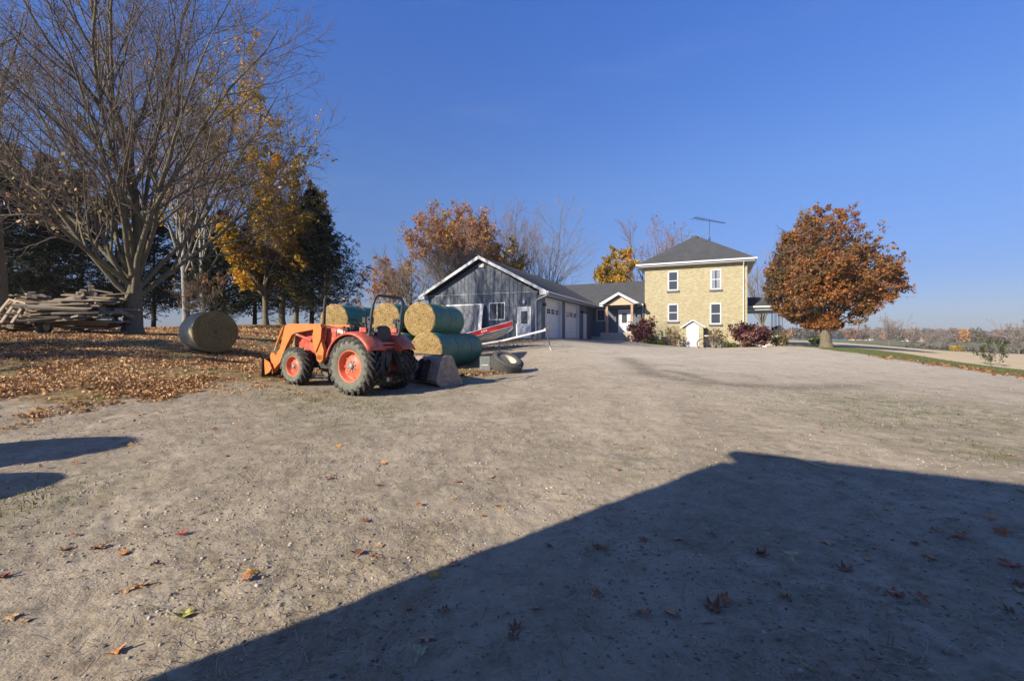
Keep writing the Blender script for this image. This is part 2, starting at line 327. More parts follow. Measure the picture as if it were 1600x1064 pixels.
# ---------------------------------------------------------------- object helpers
def link(o, parent=None):
    COL.objects.link(o)
    if parent: o.parent = parent
    return o
def tag(o, label=None, cat=None, group=None, kind=None):
    if label: o['label'] = label
    if cat: o['category'] = cat
    if group: o['group'] = group
    if kind: o['kind'] = kind
    return o
def empty(name, loc=(0, 0, 0), rot=(0, 0, 0), label=None, cat=None, group=None):
    o = bpy.data.objects.new(name, None); o.empty_display_size = .2; o.location = loc; o.rotation_euler = rot
    link(o); return tag(o, label, cat, group)
def copy_tree(o, parent=None):
    c = o.copy(); COL.objects.link(c); c.parent = parent
    for ch in list(o.children): copy_tree(ch, c)
    return c
def np_mesh(name, V, faces, mat, parent=None, rnd=None, smooth=False, attrs=None):
    "V (n,3); faces: (m,k) array"
    me = bpy.data.meshes.new(name); V = np.ascontiguousarray(V, np.float32); faces = np.ascontiguousarray(faces, np.int32)
    m, k = faces.shape
    me.vertices.add(len(V)); me.vertices.foreach_set('co', V.ravel())
    me.loops.add(m * k); me.loops.foreach_set('vertex_index', faces.ravel())
    me.polygons.add(m); me.polygons.foreach_set('loop_start', np.arange(0, m * k, k, dtype=np.int32))
    if smooth: me.polygons.foreach_set('use_smooth', np.ones(m, bool))
    if rnd is not None:
        a = me.attributes.new('rnd', 'FLOAT', 'FACE'); a.data.foreach_set('value', np.ascontiguousarray(rnd, np.float32))
    if attrs:
        for kx, v in attrs.items():
            a = me.attributes.new(kx, 'FLOAT', 'POINT'); a.data.foreach_set('value', np.ascontiguousarray(v, np.float32))
    me.update(calc_edges=True)
    me.materials.append(mat if not isinstance(mat, str) else M[mat])
    return link(bpy.data.objects.new(name, me), parent)

class MB:
    def __init__(s, *mats): s.v = []; s.f = []; s.m = []; s.sm = []; s.mats = mats; s.cur = 0; s.T = Matrix()
    def use(s, i): s.cur = i; return s
    def add(s, vs, fs, smooth=False):
        o = len(s.v); s.v += [tuple(s.T @ Vector(q)) for q in vs]
        for q in fs: s.f.append([i + o for i in q]); s.m.append(s.cur); s.sm.append(smooth)
        return s
    def box(s, c, d, rot=None, bev=0):
        x, y, z = [a / 2 for a in d]; vs = [Vector((i * x, j * y, k * z)) for i in (-1, 1) for j in (-1, 1) for k in (-1, 1)]
        if rot is not None:
            Rm = rot if isinstance(rot, Matrix) else Euler(rot).to_matrix(); vs = [Rm @ q for q in vs]
        c = Vector(c)
        return s.add([q + c for q in vs], [(0, 1, 3, 2), (4, 6, 7, 5), (0, 4, 5, 1), (2, 3, 7, 6), (0, 2, 6, 4), (1, 5, 7, 3)])
    def bar(s, a, b, w, t=None, up=(0, 0, 1)):
        a, b = Vector(a), Vector(b); d = (b - a); L = d.length; d.normalize(); up = Vector(up)
        if abs(d.dot(up)) > .95: up = Vector((1, 0, 0))
        y = up.cross(d).normalized(); z = d.cross(y); t = t or w
        Rm = Matrix((d, y, z)).transposed()
        return s.box((a + b) / 2, (L, w, t), Rm)
    def tube(s, pts, r, n=8, caps=True, smooth=True):
        pts = [Vector(p) for p in pts]; k = len(pts); rs = r if hasattr(r, '__len__') else [r] * k
        vs = []; d0 = (pts[1] - pts[0]).normalized(); u = d0.orthogonal().normalized()
        for i, p in enumerate(pts):
            d = (pts[min(i + 1, k - 1)] - pts[max(i - 1, 0)]).normalized(); u = (u - d * u.dot(d)).normalized(); w = d.cross(u)
            vs += [p + (u * math.cos(2 * math.pi * j / n) + w * math.sin(2 * math.pi * j / n)) * rs[i] for j in range(n)]
        fs = [(i * n + j, i * n + (j + 1) % n, (i + 1) * n + (j + 1) % n, (i + 1) * n + j) for i in range(k - 1) for j in range(n)]
        s.add(vs, fs, smooth)
        if caps: s.add(vs[:n], [tuple(reversed(range(n)))]); s.add(vs[-n:], [tuple(range(n))])
        return s
    def lathe(s, prof, n=32, axis='y', c=(0, 0, 0), smooth=True, a0=0, a1=2 * math.pi):
        "prof: (axial, radius)"
        full = abs(a1 - a0 - 2 * math.pi) < 1e-6; m = n if full else n + 1; vs = []; c = Vector(c)
        for j in range(m):
            a = a0 + (a1 - a0) * j / n; ca, sa = math.cos(a), math.sin(a)
            for ax, r in prof:
                vs.append(c + (Vector((r * ca, ax, r * sa)) if axis == 'y' else Vector((ax, r * ca, r * sa)) if axis == 'x' else Vector((r * ca, r * sa, ax))))
        k = len(prof); fs = []
        for j in range(n):
            j2 = (j + 1) % m
            for i in range(k - 1): fs.append((j * k + i, j * k + i + 1, j2 * k + i + 1, j2 * k + i))
        return s.add(vs, fs, smooth)
    def prism(s, poly, axis, lo, hi):
        "poly 2-D points extruded along axis from lo to hi"
        def p3(a, b, e): return {'x': (e, a, b), 'y': (a, e, b), 'z': (a, b, e)}[axis]
        n = len(poly); vs = [p3(a, b, lo) for a, b in poly] + [p3(a, b, hi) for a, b in poly]
        return s.add(vs, [tuple(range(n))[::-1], tuple(range(n, 2 * n))] + [(i, (i + 1) % n, n + (i + 1) % n, n + i) for i in range(n)])
    def build(s, name, parent=None, bevel=0, label=None):
        me = bpy.data.meshes.new(name); me.from_pydata(s.v, [], s.f)
        for m in s.mats: me.materials.append(M[m] if isinstance(m, str) else m)
        me.polygons.foreach_set('material_index', s.m); me.polygons.foreach_set('use_smooth', s.sm); me.update()
        import bmesh
        bm = bmesh.new(); bm.from_mesh(me); bmesh.ops.recalc_face_normals(bm, faces=bm.faces); bm.to_mesh(me); bm.free()
        o = link(bpy.data.objects.new(name, me), parent)
        if bevel:
            b = o.modifiers.new('bevel', 'BEVEL'); b.width = bevel; b.segments = 2; b.limit_method = 'ANGLE'
        if label: o['label'] = label
        return o

# ---------------------------------------------------------------- ground sheet, cut into its zones
def poly_sd(P, poly):
    "signed distance (positive inside) of points P (n,2) to polygon"
    poly = np.array(poly); a = poly; b = np.roll(poly, -1, 0); d = np.full(len(P), 1e9); ins = np.zeros(len(P), bool)
    for (x0, y0), (x1, y1) in zip(a, b):
        ex, ey = x1 - x0, y1 - y0; t = np.clip(((P[:, 0] - x0) * ex + (P[:, 1] - y0) * ey) / (ex * ex + ey * ey + 1e-12), 0, 1)
        d = np.minimum(d, np.hypot(P[:, 0] - x0 - t * ex, P[:, 1] - y0 - t * ey))
        c = ((y0 > P[:, 1]) != (y1 > P[:, 1])) & (P[:, 0] < (x1 - x0) * (P[:, 1] - y0) / (y1 - y0 + 1e-12) + x0); ins ^= c
    return np.where(ins, d, -d)
def line_d(P, pts):
    d = np.full(len(P), 1e9)
    for (x0, y0), (x1, y1) in zip(pts[:-1], pts[1:]):
        ex, ey = x1 - x0, y1 - y0; t = np.clip(((P[:, 0] - x0) * ex + (P[:, 1] - y0) * ey) / (ex * ex + ey * ey + 1e-12), 0, 1)
        d = np.minimum(d, np.hypot(P[:, 0] - x0 - t * ex, P[:, 1] - y0 - t * ey))
    return d
def vnoise(x, y, s, seed=0):
    x = np.asarray(x) / s; y = np.asarray(y) / s; xi = np.floor(x).astype(np.int64); yi = np.floor(y).astype(np.int64); fx = x - xi; fy = y - yi
    fx = fx * fx * (3 - 2 * fx); fy = fy * fy * (3 - 2 * fy)
    def hsh(a, b):
        v = np.sin(a * 127.1 + b * 311.7 + seed * 74.7) * 43758.5453; return v - np.floor(v)
    return (hsh(xi, yi) * (1 - fx) + hsh(xi + 1, yi) * fx) * (1 - fy) + (hsh(xi, yi + 1) * (1 - fx) + hsh(xi + 1, yi + 1) * fx) * fy
def g2(px, py): p = gp(px, py); return (p.x, p.y)
LAWN = [g2(-250, 668), g2(-40, 648), g2(60, 634), g2(170, 622), g2(300, 612), g2(410, 602), g2(470, 592), g2(520, 585), (-5.2, 13.3), (-3.3, 14.5), (-1.6, 15.6), (-.6, 18), (-1, 23), (-1.8, 27.5), (1.6, 29.3), (1.3, 30.8), (-8, 34), (-12, 60), (-200, 160), (-300, 0)]
VERGE = [g2(1232, 540.5), g2(1300, 548), g2(1400, 561), g2(1500, 575), g2(1600, 588.5), g2(1720, 606), (60, 8), (62, 24), g2(1600, 577.5), g2(1500, 566), g2(1400, 550.5), g2(1300, 541.5), g2(1236, 537)]
FIELD = [(60, 24.5), g2(1600, 577), g2(1500, 565.5), g2(1400, 550), g2(1300, 541), g2(1236, 536.6), (27, 52), (20, 70), g2(1236, 531.6), g2(1320, 535.5), g2(1400, 541.8), g2(1480, 548.5), g2(1600, 553.5), g2(1750, 560), (150, 60)]
U = Vector((math.cos(R(24)), -math.sin(R(24)), 0)); Vv = Vector((math.sin(R(24)), math.cos(R(24)), 0))
HC = Vector((12.08, 41.4, 0))                    # front left corner of the brick house
def hw(s, t): q = HC + U * s + Vv * t; return (q.x, q.y)
MULCH = [hw(.3, -.5), hw(.6, -1.9), hw(2.6, -2.3), hw(4.4, -1.6), hw(5.8, -1.9), hw(8.2, -2.2), hw(9.6, -1.6), hw(9.9, .5), hw(8.4, 1.2), hw(8.3, .2), hw(0, .2)]
def build_ground():
    th = np.r_[np.linspace(-180, -60, 40, endpoint=False), np.linspace(-60, 60, 721), np.linspace(60, 180, 41)[1:]]
    th = np.radians(th); rr = np.r_[0.25, np.geomspace(.8, 60, 560), np.geomspace(62, 6000, 110)]
    TH, RR = np.meshgrid(th, rr); X = RR * np.sin(TH); Y = RR * np.cos(TH); Z = H(X, Y)
    near = np.exp(-(RR / 40) ** 2)
    Z = Z + near * ((vnoise(X, Y, 1.3, 1) - .5) * .035 + (vnoise(X, Y, .42, 2) - .5) * .018 + (vnoise(X, Y, .16, 3) - .5) * .012 + (vnoise(X, Y, .065, 4) - .5) * .009 + (vnoise(X, Y, .03, 8) - .5) * .005 * (RR < 7))
    V = np.stack([X, Y, Z], -1).reshape(-1, 3); P = V[:, :2]; dist = np.hypot(P[:, 0], P[:, 1])
    jit = (vnoise(P[:, 0], P[:, 1], 1.1, 5) - .5) * 2.2 + (vnoise(P[:, 0], P[:, 1], .35, 6) - .5) * 1.3
    sl = poly_sd(P, LAWN); sv = poly_sd(P, VERGE); sf = poly_sd(P, FIELD); sm_ = poly_sd(P, MULCH)
    sst = lambda v, w: np.clip(v / w + .5, 0, 1)
    lawn = sst(sl + jit, 1.1); verge = sst(sv + jit * .35, .5); field = sst(sf, .4); mulch = sst(sm_ + jit * .15, .3)
    lanes = [[g2(905, 548), g2(930, 600), g2(900, 720), g2(800, 900), g2(640, 1060)], [g2(960, 548), g2(1010, 600), g2(1040, 720), g2(1020, 900), g2(980, 1060)], [g2(850, 552), g2(800, 610), g2(640, 700), g2(380, 800), g2(100, 900)], [g2(1000, 570), g2(1150, 640), g2(1400, 720)]]
    tracks = [[g2(980, 560), g2(1020, 585), g2(1100, 598), g2(1220, 605), g2(1330, 603)], [g2(880, 700), g2(700, 800), g2(560, 900)]]
    rut = np.maximum.reduce([np.exp(-(line_d(P, tr) / w) ** 2) * a for tr, w, a in zip(tracks, (.5, .3), (.75, .12))])
    rut = np.maximum(rut, .8 * np.exp(-(line_d(P, [g2(1040, 578), g2(1120, 597)]) / .3) ** 2))
    lane = np.maximum.reduce([np.exp(-(line_d(P, l_) / w) ** 2) for l_, w in zip(lanes, (.38, .38, .3, .45))]) * (.45 + .55 * vnoise(P[:, 0], P[:, 1], .9, 71))
    a0 = np.array(VERGE[:6]); leafy = np.exp(-(line_d(P, [tuple(q) for q in a0[2:]]) / .55) ** 2) * np.clip((P[:, 0] - 11) / 3, 0, 1)
    gpatch = np.zeros(len(P))
    for (px, py, r, a) in [(1420, 640, 2.6, 1), (1560, 650, 2, .8), (1330, 650, 1.6, .7), (500, 625, 1.3, 1), (560, 640, 1.6, .8), (60, 780, .8, .7), (700, 592, 1, 1), (760, 590, .8, 1), (1545, 705, .9, 1), (430, 610, 1.2, .8), (980, 720, .9, .5)]:
        q = g2(px, py); gpatch = np.maximum(gpatch, a * np.exp(-((P[:, 0] - q[0]) ** 2 + (P[:, 1] - q[1]) ** 2) / r ** 2))
    dry = np.clip((P[:, 1] - 6) / 14, 0, 1) * np.clip((P[:, 0] + 1) / 6, 0, 1) * .75
    ditch = line_d(P, [g2(1436, 546), g2(1520, 551.5), g2(1700, 557)])
    yrest = (sf < 0) & (sv < 0) & (sl < 0) & ((P[:, 1] > 62) | (dist > 90) | ((P[:, 0] > 26) & (P[:, 1] > 34)))
    farg = yrest.astype(float)
    at_ = dict(lawn=lawn * (1 - farg), verge=verge, field=field, mulch=mulch, rut=rut, leafy=leafy, gpatch=gpatch, dry=dry, farg=farg, lane=lane)
    nr, nt = X.shape; idx = np.arange(nr * nt).reshape(nr, nt)
    fc = np.stack([idx[:-1, :-1], idx[:-1, 1:], idx[1:, 1:], idx[1:, :-1]], -1).reshape(-1, 4)
    cen = lambda v: v[fc].mean(1)
    zone = np.zeros(len(fc), int); zone[cen(sl) > 0] = 1; zone[cen(sv) > 0] = 2; zone[cen(sf) > 0] = 3; zone[cen(farg) > .5] = 4; zone[cen(sm_) > 0] = 5
    for zi, nm in enumerate(('gravel_yard', 'leafy_lawn', 'grass_verge', 'field', 'farmland', 'garden_bed')):
        f = fc[zone == zi]; u, inv = np.unique(f, return_inverse=True)
        o = np_mesh(nm, V[u], inv.reshape(-1, 4), 'ground', None, smooth=True, attrs={k: v[u] for k, v in at_.items()}); tag(o, kind='structure')
build_ground()
def gz(x, y):
    x = np.asarray(x, float); y = np.asarray(y, float); near = np.exp(-((x * x + y * y) / 1600))
    return H(x, y) + near * ((vnoise(x, y, 1.3, 1) - .5) * .035 + (vnoise(x, y, .42, 2) - .5) * .018 + (vnoise(x, y, .16, 3) - .5) * .012 + (vnoise(x, y, .065, 4) - .5) * .009)
#%%TREES
# ---------------------------------------------------------------- vegetation generators
def rand_unit(n):
    v = rng.normal(size=(n, 3)); return v / np.linalg.norm(v, axis=1, keepdims=True)
def norm(v): return v / (np.linalg.norm(v, axis=-1, keepdims=True) + 1e-9)
def paths(p0, d0, L, n, wig, trop, tropv=(0, 0, 1)):
    B = len(p0); P = np.empty((B, n, 3)); P[:, 0] = p0; d = norm(d0); st = (np.asarray(L) / (n - 1))[:, None]; tv = np.array(tropv, float)
    for i in range(1, n):
        d = norm(d + rng.normal(size=(B, 3)) * wig + tv * trop); P[:, i] = P[:, i - 1] + d * st
    return P
def tubes(P, r0, r1, sides, pw=1.):
    B, n, _ = P.shape; T = np.empty_like(P); T[:, 1:-1] = P[:, 2:] - P[:, :-2]; T[:, 0] = P[:, 1] - P[:, 0]; T[:, -1] = P[:, -1] - P[:, -2]; T = norm(T)
    ref = np.where(np.abs(T[..., 2:3]) > .9, np.array([1., 0, 0]), np.array([0, 0, 1.])); u = norm(np.cross(T, ref)); w = np.cross(T, u)
    t = np.linspace(0, 1, n)[None] ** pw; r = r0[:, None] * (1 - t) + r1[:, None] * t
    a = np.arange(sides) * 2 * np.pi / sides
    V = P[:, :, None] + r[..., None, None] * (u[:, :, None] * np.cos(a)[:, None] + w[:, :, None] * np.sin(a)[:, None])
    idx = np.arange(B * n * sides).reshape(B, n, sides); nx = np.roll(idx, -1, 2)
    f = np.stack([idx[:, :-1], nx[:, :-1], nx[:, 1:], idx[:, 1:]], -1).reshape(-1, 4)
    return V.reshape(-1, 3), f
def join(parts):
    V, Fq, o = [], [], 0
    for v, f in parts: V.append(v); Fq.append(f + o); o += len(v)
    return np.concatenate(V), np.concatenate(Fq)
def kids(P, L, r0, r1, k, t0, t1, ang, angv, lr, lrv, shape, rr=.6):
    "children of each parent path"
    B, n, _ = P.shape; t = t0 + (t1 - t0) * (np.arange(k)[None] + rng.random((B, k))) / k
    x = t * (n - 1); i = np.minimum(x.astype(int), n - 2); f = (x - i)[..., None]; b = np.arange(B)[:, None]
    p = P[b, i] * (1 - f) + P[b, i + 1] * f; tan = norm(P[b, i + 1] - P[b, i])
    az = rng.random((B, 1)) * 6.28 + np.arange(k)[None] * 2.4 + rng.normal(size=(B, k)) * .5
    ref = np.where(np.abs(tan[..., 2:3]) > .9, np.array([1., 0, 0]), np.array([0, 0, 1.])); u = norm(np.cross(tan, ref)); w = np.cross(tan, u)
    side = u * np.cos(az)[..., None] + w * np.sin(az)[..., None]
    A = np.radians(ang + rng.normal(size=(B, k)) * angv)[..., None]; d = tan * np.cos(A) + side * np.sin(A)
    LL = L[:, None] * lr * np.exp(rng.normal(size=(B, k)) * lrv) * shape(t)
    rad = (r0[:, None] * (1 - t) + r1[:, None] * t) * rr
    return p.reshape(-1, 3), d.reshape(-1, 3), LL.ravel(), rad.ravel()
def leafq(P, size, sv=.35, flat=0., rndb=None, elong=1.25):
    n = len(P); a = rand_unit(n); a[:, 2] *= (1 - flat); a = norm(a); b = norm(np.cross(a, rand_unit(n))); s = size * np.exp(rng.normal(size=(n, 1)) * sv) * .5
    c = norm(np.cross(a, b)) * s * .25
    V = np.stack([P - a * s * elong, P - b * s + c, P + a * s * elong, P + b * s + c], 1).reshape(-1, 3)
    f = np.arange(n * 4).reshape(n, 4); r = rng.random(n) if rndb is None else np.clip(rndb + rng.normal(size=n) * .18, 0, 1)
    return V, f, r
def bare_tree(height=16, trunk_h=2, r=.4, limbs=8, spread=34, twig='twig', barkm='bark', lv=(9, 7, 5), leaves=None, nleaf=0, lsize=.12, limb_len=1., trop=.05, tw=.006, lean=(0, 0), seed=0, leafsel=None, wig=.07, leafclump=.25, lrf=.52, env=None, angv=8):
    global rng; rng = np.random.default_rng(seed + 100)
    n = 7; P0 = paths(np.zeros((1, 3)), np.array([[lean[0], lean[1], 1.]]), np.array([trunk_h * 1.15]), n, .03, .05)
    r0 = np.array([r]); r1 = np.array([r * .72]); tv = [tubes(P0, r0 * 1.0, r1, 14)]
    fl = np.stack([np.array([0, 0, -.25]), np.array([0, 0, trunk_h * .22])])[None]; tv.append(tubes(fl, r0 * 1.45, r0 * .98, 14, .5))
    L1 = (height - trunk_h)
    p, d, L, rr = kids(P0, np.array([L1]), r0, r1, limbs, .62, 1., spread, angv, limb_len, .12, lambda t: .72 + .28 * t, lrf)
    L *= np.clip(1.08 - (1 - d[:, 2]) * .35, .5, 1.1)
    p = np.vstack([p, P0[:, -1]]); d = np.vstack([d, [[.05, .03, 1]]]); L = np.r_[L, L1]; rr = np.r_[rr, r * .6]
    if env:
        rx, ru, rdn, zc, ex = (tuple(env) + (0,))[:5]; d = norm(d); sc_ = np.array([rx, rx, 1.]); tt = np.linspace(.3, 2.5 * max(rx, ru), 160)
        Q_ = p[:, None] + d[:, None] * tt[None, :, None]; zz = Q_[..., 2] - zc; rz_ = np.where(zz > 0, ru, rdn); ins = ((Q_[..., 0] - ex) / rx) ** 2 + (Q_[..., 1] / rx) ** 2 + (zz / rz_) ** 2 < 1
        last = np.where(ins.any(1), tt[159 - ins[:, ::-1].argmax(1)], 1.); L = np.maximum(last * rng.uniform(.82, .97, len(last)), 1.)
    P1 = paths(p, d, L, 14, wig, trop); ra, rb = rr, rr * .10 + .006; tv.append(tubes(P1, ra, rb, 9, .8))
    p, d, L2, rr2 = kids(P1, L, ra, rb, lv[0], .16, .95, 36, 10, .48, .25, lambda t: 1.15 - .8 * t, .55)
    P2 = paths(p, d, L2, 10, wig * 1.3, trop * 1.1); a2, b2 = np.maximum(rr2, .012), np.maximum(rr2 * .15, .005); tv.append(tubes(P2, a2, b2, 6))
    p, d, L3, rr3 = kids(P2, L2, a2, b2, lv[1], .15, 1, 38, 10, .45, .25, lambda t: 1.1 - .6 * t, .5)
    P3 = paths(p, d, L3, 7, wig * 1.6, trop * 1.2)
    def keep(P_, lim):
        if not env: return np.ones(len(P_), bool)
        e5 = (tuple(env) + (0,))[:5]; q = P_[:, -1]; zz = q[:, 2] - e5[3]; return ((q[:, 0] - e5[4]) / e5[0]) ** 2 + (q[:, 1] / e5[0]) ** 2 + (zz / np.where(zz > 0, e5[1], e5[2])) ** 2 < lim
    kp = keep(P3, 1.3 + .3 * rng.random(len(P3))); P3, L3, rr3 = P3[kp], L3[kp], rr3[kp]; a3, b3 = np.maximum(rr3, tw * 1.4), np.full(len(rr3), tw * .9); cv = [tubes(P3, a3, b3, 4)]
    p, d, L4, rr4 = kids(P3, L3, a3, b3, lv[2], .12, 1, 36, 12, .5, .25, lambda t: 1.05 - .5 * t, .6)
    L4 = np.maximum(L4, .22); P4 = paths(p, d, L4, 4, wig * 1.8, trop * 1.2); kp = keep(P4, 1.35 + .3 * rng.random(len(P4))); P4, L4 = P4[kp], L4[kp]; cv.append(tubes(P4, np.full(len(L4), tw), np.full(len(L4), tw * .55), 3))
    lf = None
    if leaves:
        Q = P4[:, 1:].reshape(-1, 3); Q = Q[leafsel(Q)] if leafsel else Q
        if env:
            zz = Q[:, 2] - env[3]; rz_ = np.where(zz > 0, env[1], env[2]); e_ = ((Q[:, 0] - (tuple(env) + (0,))[4]) / env[0]) ** 2 + (Q[:, 1] / env[0]) ** 2 + (zz / rz_) ** 2; Q = Q[e_ < 1.0 + .38 * vnoise(Q[:, 0], Q[:, 2], 1.5, seed)]
        if leafclump:
            c = vnoise(Q[:, 0] + Q[:, 2] * .7, Q[:, 1] - Q[:, 2] * .5, height * .07, seed); Q = Q[c > leafclump]
        k = rng.integers(0, len(Q), nleaf); Q = Q[k] + rng.normal(size=(nleaf, 3)) * lsize * .7
        cl = vnoise(Q[:, 0], Q[:, 1] + Q[:, 2], 1.4, seed + 3)
        lf = leafq(Q, lsize, rndb=cl)
    return join(tv), join(cv), lf, barkm, twig, leaves
def place_tree(t, name, loc, label, cat='tree', rz=0, sc=1., group=None):
    tv, cv, lf, bm_, tm, lm = t; root = empty(name, loc, (0, 0, rz), label, cat, group); root.scale = (sc,) * 3
    np_mesh('trunk', tv[0], tv[1], bm_, root, smooth=True)
    c = np_mesh('crown', cv[0], cv[1], tm, root)
    if lf: np_mesh('foliage', lf[0], lf[1], lm, root, rnd=lf[2])
    return root
def spruce(height=13, seed=0, bare=.18, rad=3.6, drop=.25, dens=1.):
    global rng; rng = np.random.default_rng(seed + 500)
    tr = paths(np.zeros((1, 3)), np.array([[0, 0, 1.]]), np.array([height]), 12, .008, .02)
    tv = tubes(tr, np.array([.22]), np.array([.02]), 8)
    nb = int(height * 9); t = bare + (1 - bare) * rng.random(nb); t.sort()
    p = np.stack([np.zeros(nb), np.zeros(nb), t * height], 1); az = rng.random(nb) * 6.28
    L = rad * 1.15 * (1 - t) ** .95 * np.exp(rng.normal(size=nb) * .28) + .25
    d = np.stack([np.cos(az), np.sin(az), .15 + .5 * t - drop * (1 - t)], 1)
    P1 = paths(p, d, L, 8, .05, .045); bv = [tubes(P1, .035 * L / rad + .01, np.full(nb, .006), 4)]
    p, d, L2, _ = kids(P1, L, np.full(nb, .02), np.full(nb, .01), 13, .10, 1, 42, 8, .32, .2, lambda t: 1.15 - .85 * t)
    d[:, 2] = d[:, 2] * .35 - .12
    P2 = paths(p, d, np.maximum(L2, .15), 4, .08, -.06); bv.append(tubes(P2, np.full(len(p), .008), np.full(len(p), .004), 3))
    A = P2[:, 1:].reshape(-1, 3); Dd = norm((P2[:, 1:] - P2[:, :-1]).reshape(-1, 3)); k = int(3 * dens)
    A = np.repeat(A, k, 0) + rng.normal(size=(len(A) * k, 3)) * .06; Dd = np.repeat(Dd, k, 0)
    B1 = P1[:, 2:].reshape(-1, 3); D1 = norm((P1[:, 2:] - P1[:, 1:-1]).reshape(-1, 3)); B1 = np.repeat(B1, 4, 0) + rng.normal(size=(len(B1) * 4, 3)) * .05; D1 = np.repeat(D1, 4, 0)
    A = np.vstack([A, B1]); Dd = np.vstack([Dd, D1])
    a = norm(Dd + rng.normal(size=Dd.shape) * .35 + np.array([0, 0, -.25])); b = norm(np.cross(a, rand_unit(len(a)))); n = len(A); s = np.exp(rng.normal(size=(n, 1)) * .3)
    V = np.stack([A - b * .02 * s, A + b * .02 * s, A + a * .23 * s + b * .022 * s, A + a * .23 * s - b * .022 * s], 1).reshape(-1, 3)
    return (tv, join(bv), (V, np.arange(n * 4).reshape(n, 4), rng.random(n)))
def place_spruce(t, loc, label, rz=0, sc=1., group=None, src=None):
    if src:
        r_ = copy_tree(src); r_.location = loc; r_.rotation_euler = (0, 0, rz); r_.scale = (sc,) * 3; r_['label'] = label; return r_
    root = empty('spruce_tree', loc, (0, 0, rz), label, 'tree', group); root.scale = (sc,) * 3
    np_mesh('trunk', *t[0], 'darkbark', root, smooth=True); np_mesh('branches', *t[1], 'darkbark', root)
    np_mesh('crown', t[2][0], t[2][1], 'spruce', root, rnd=t[2][2]); return root
def bush(name, loc, label, w, hgt, mat, n, lsize, stems=9, stemmat='twig', cat='shrub', seed=0, ball=False, group=None):
    global rng; rng = np.random.default_rng(seed + 900)
    root = empty(name, loc, (0, 0, 0), label, cat, group)
    az = rng.random(stems) * 6.28; d = np.stack([np.cos(az) * w / hgt * .55, np.sin(az) * w / hgt * .55, np.ones(stems)], 1)
    L = hgt * (.7 + .3 * rng.random(stems)); P1 = paths(np.zeros((stems, 3)) + np.c_[rng.normal(size=(stems, 2)) * .08, np.full(stems, -.05)], d, L, 7, .12, .03)
    p, d, L2, _ = kids(P1, L, np.full(stems, .02), np.full(stems, .01), 7, .2, 1, 45, 12, .4, .25, lambda t: 1.05 - .5 * t)
    P2 = paths(p, d, L2, 5, .15, .05)
    np_mesh('stem', *join([tubes(P1, np.full(stems, .016), np.full(stems, .006), 4), tubes(P2, np.full(len(p), .007), np.full(len(p), .003), 3)]), stemmat, root)
    if ball:
        q = rand_unit(n) * (rng.random((n, 1)) ** .25); q[:, 2] = np.abs(q[:, 2]); Q = q * np.array([w / 2, w / 2, hgt])
    else:
        Q = np.vstack([P2[:, 1:].reshape(-1, 3), P1[:, 3:].reshape(-1, 3)]); Q = Q[rng.integers(0, len(Q), n)] + rng.normal(size=(n, 3)) * lsize * .9
    lf = leafq(Q, lsize, rndb=vnoise(Q[:, 0] * 3, Q[:, 1] * 3 + Q[:, 2] * 3, 1, seed))
    np_mesh('foliage', lf[0], lf[1], mat, root, rnd=lf[2]); return root
#%%BUILDINGS
# ---------------------------------------------------------------- buildings
ROT = (0, 0, R(-24))
def window(parent, x0, x1, z0, z1, y=0., sill=False, split='h', curtain=False, fw=.1, proud=.05, sillmat='dark_sill', label=None):
    "window on a wall facing -y; frame, pane, sill"
    m = MB('white'); d = proud; cy = y - d / 2 - .003
    for a, b, c, e in ((x0, x1, z1 - fw, z1), (x0, x1, z0, z0 + fw), (x0, x0 + fw, z0 + fw, z1 - fw), (x1 - fw, x1, z0 + fw, z1 - fw)):
        m.box(((a + b) / 2, cy, (c + e) / 2), (b - a, d, e - c))
    if split == 'h': m.box(((x0 + x1) / 2, cy + .008, (z0 + z1) / 2), (x1 - x0 - 2 * fw, d - .016, .06))
    if split == 'v': m.box(((x0 + x1) / 2, cy + .008, (z0 + z1) / 2), (.07, d - .016, z1 - z0 - 2 * fw))
    f = m.build('window', parent, label=label)
    p = MB('glass'); p.box(((x0 + x1) / 2, y - .012, (z0 + z1) / 2), (x1 - x0 - 2 * fw + .004, .018, z1 - z0 - 2 * fw + .004)); p.build('pane', f)
    if curtain:
        c = MB('curtain'); n = 12; vs = []
        for i in range(n + 1):
            xx = x0 + fw + (x1 - x0 - 2 * fw) * i / n; yy = y - .024 - .004 * (i % 2)
            vs += [(xx, yy, z0 + fw + .02), (xx, yy, z1 - fw - .02)]
        c.add(vs, [(2 * i, 2 * i + 2, 2 * i + 3, 2 * i + 1) for i in range(n) if i not in (5, 6)]); c.build('curtain', f)
    if sill:
        s = MB(sillmat); s.box(((x0 + x1) / 2, y - .06, z0 - .075), (x1 - x0 + .16, .12, .145)); s.build('sill', f)
    return f
# ---- brick house
HB = empty('brick_house', (HC.x, HC.y, 0), ROT, 'two storey yellow brick farmhouse with grey hip roof and iron-railed side porch', 'house')
m = MB('brick', 'concrete'); m.box((4.15, 4.15, 4.3), (8.3, 8.3, 7.2))
m.use(1).box((4.15, 4.15, .5), (8.38, 8.38, 1.3)); m.build('wall', HB)
m = MB('shingle')
e0, e1, zc = -.62, 8.92, 8.14
apx = [(3.95, 3.95, 11.2), (4.35, 3.95, 11.2), (4.35, 4.35, 11.2), (3.95, 4.35, 11.2)]
vs = [(e0, e0, zc), (e1, e0, zc), (e1, e1, zc), (e0, e1, zc)] + apx
m.add(vs, [(0, 1, 5, 4), (1, 2, 6, 5), (2, 3, 7, 6), (3, 0, 4, 7), (4, 5, 6, 7), (3, 2, 1, 0)])
rf = m.build('roof', HB)
m = MB('black'); m.box((4.05, 3.72, 11.06), (.55, .42, .28)); m.build('roof_vent', rf)
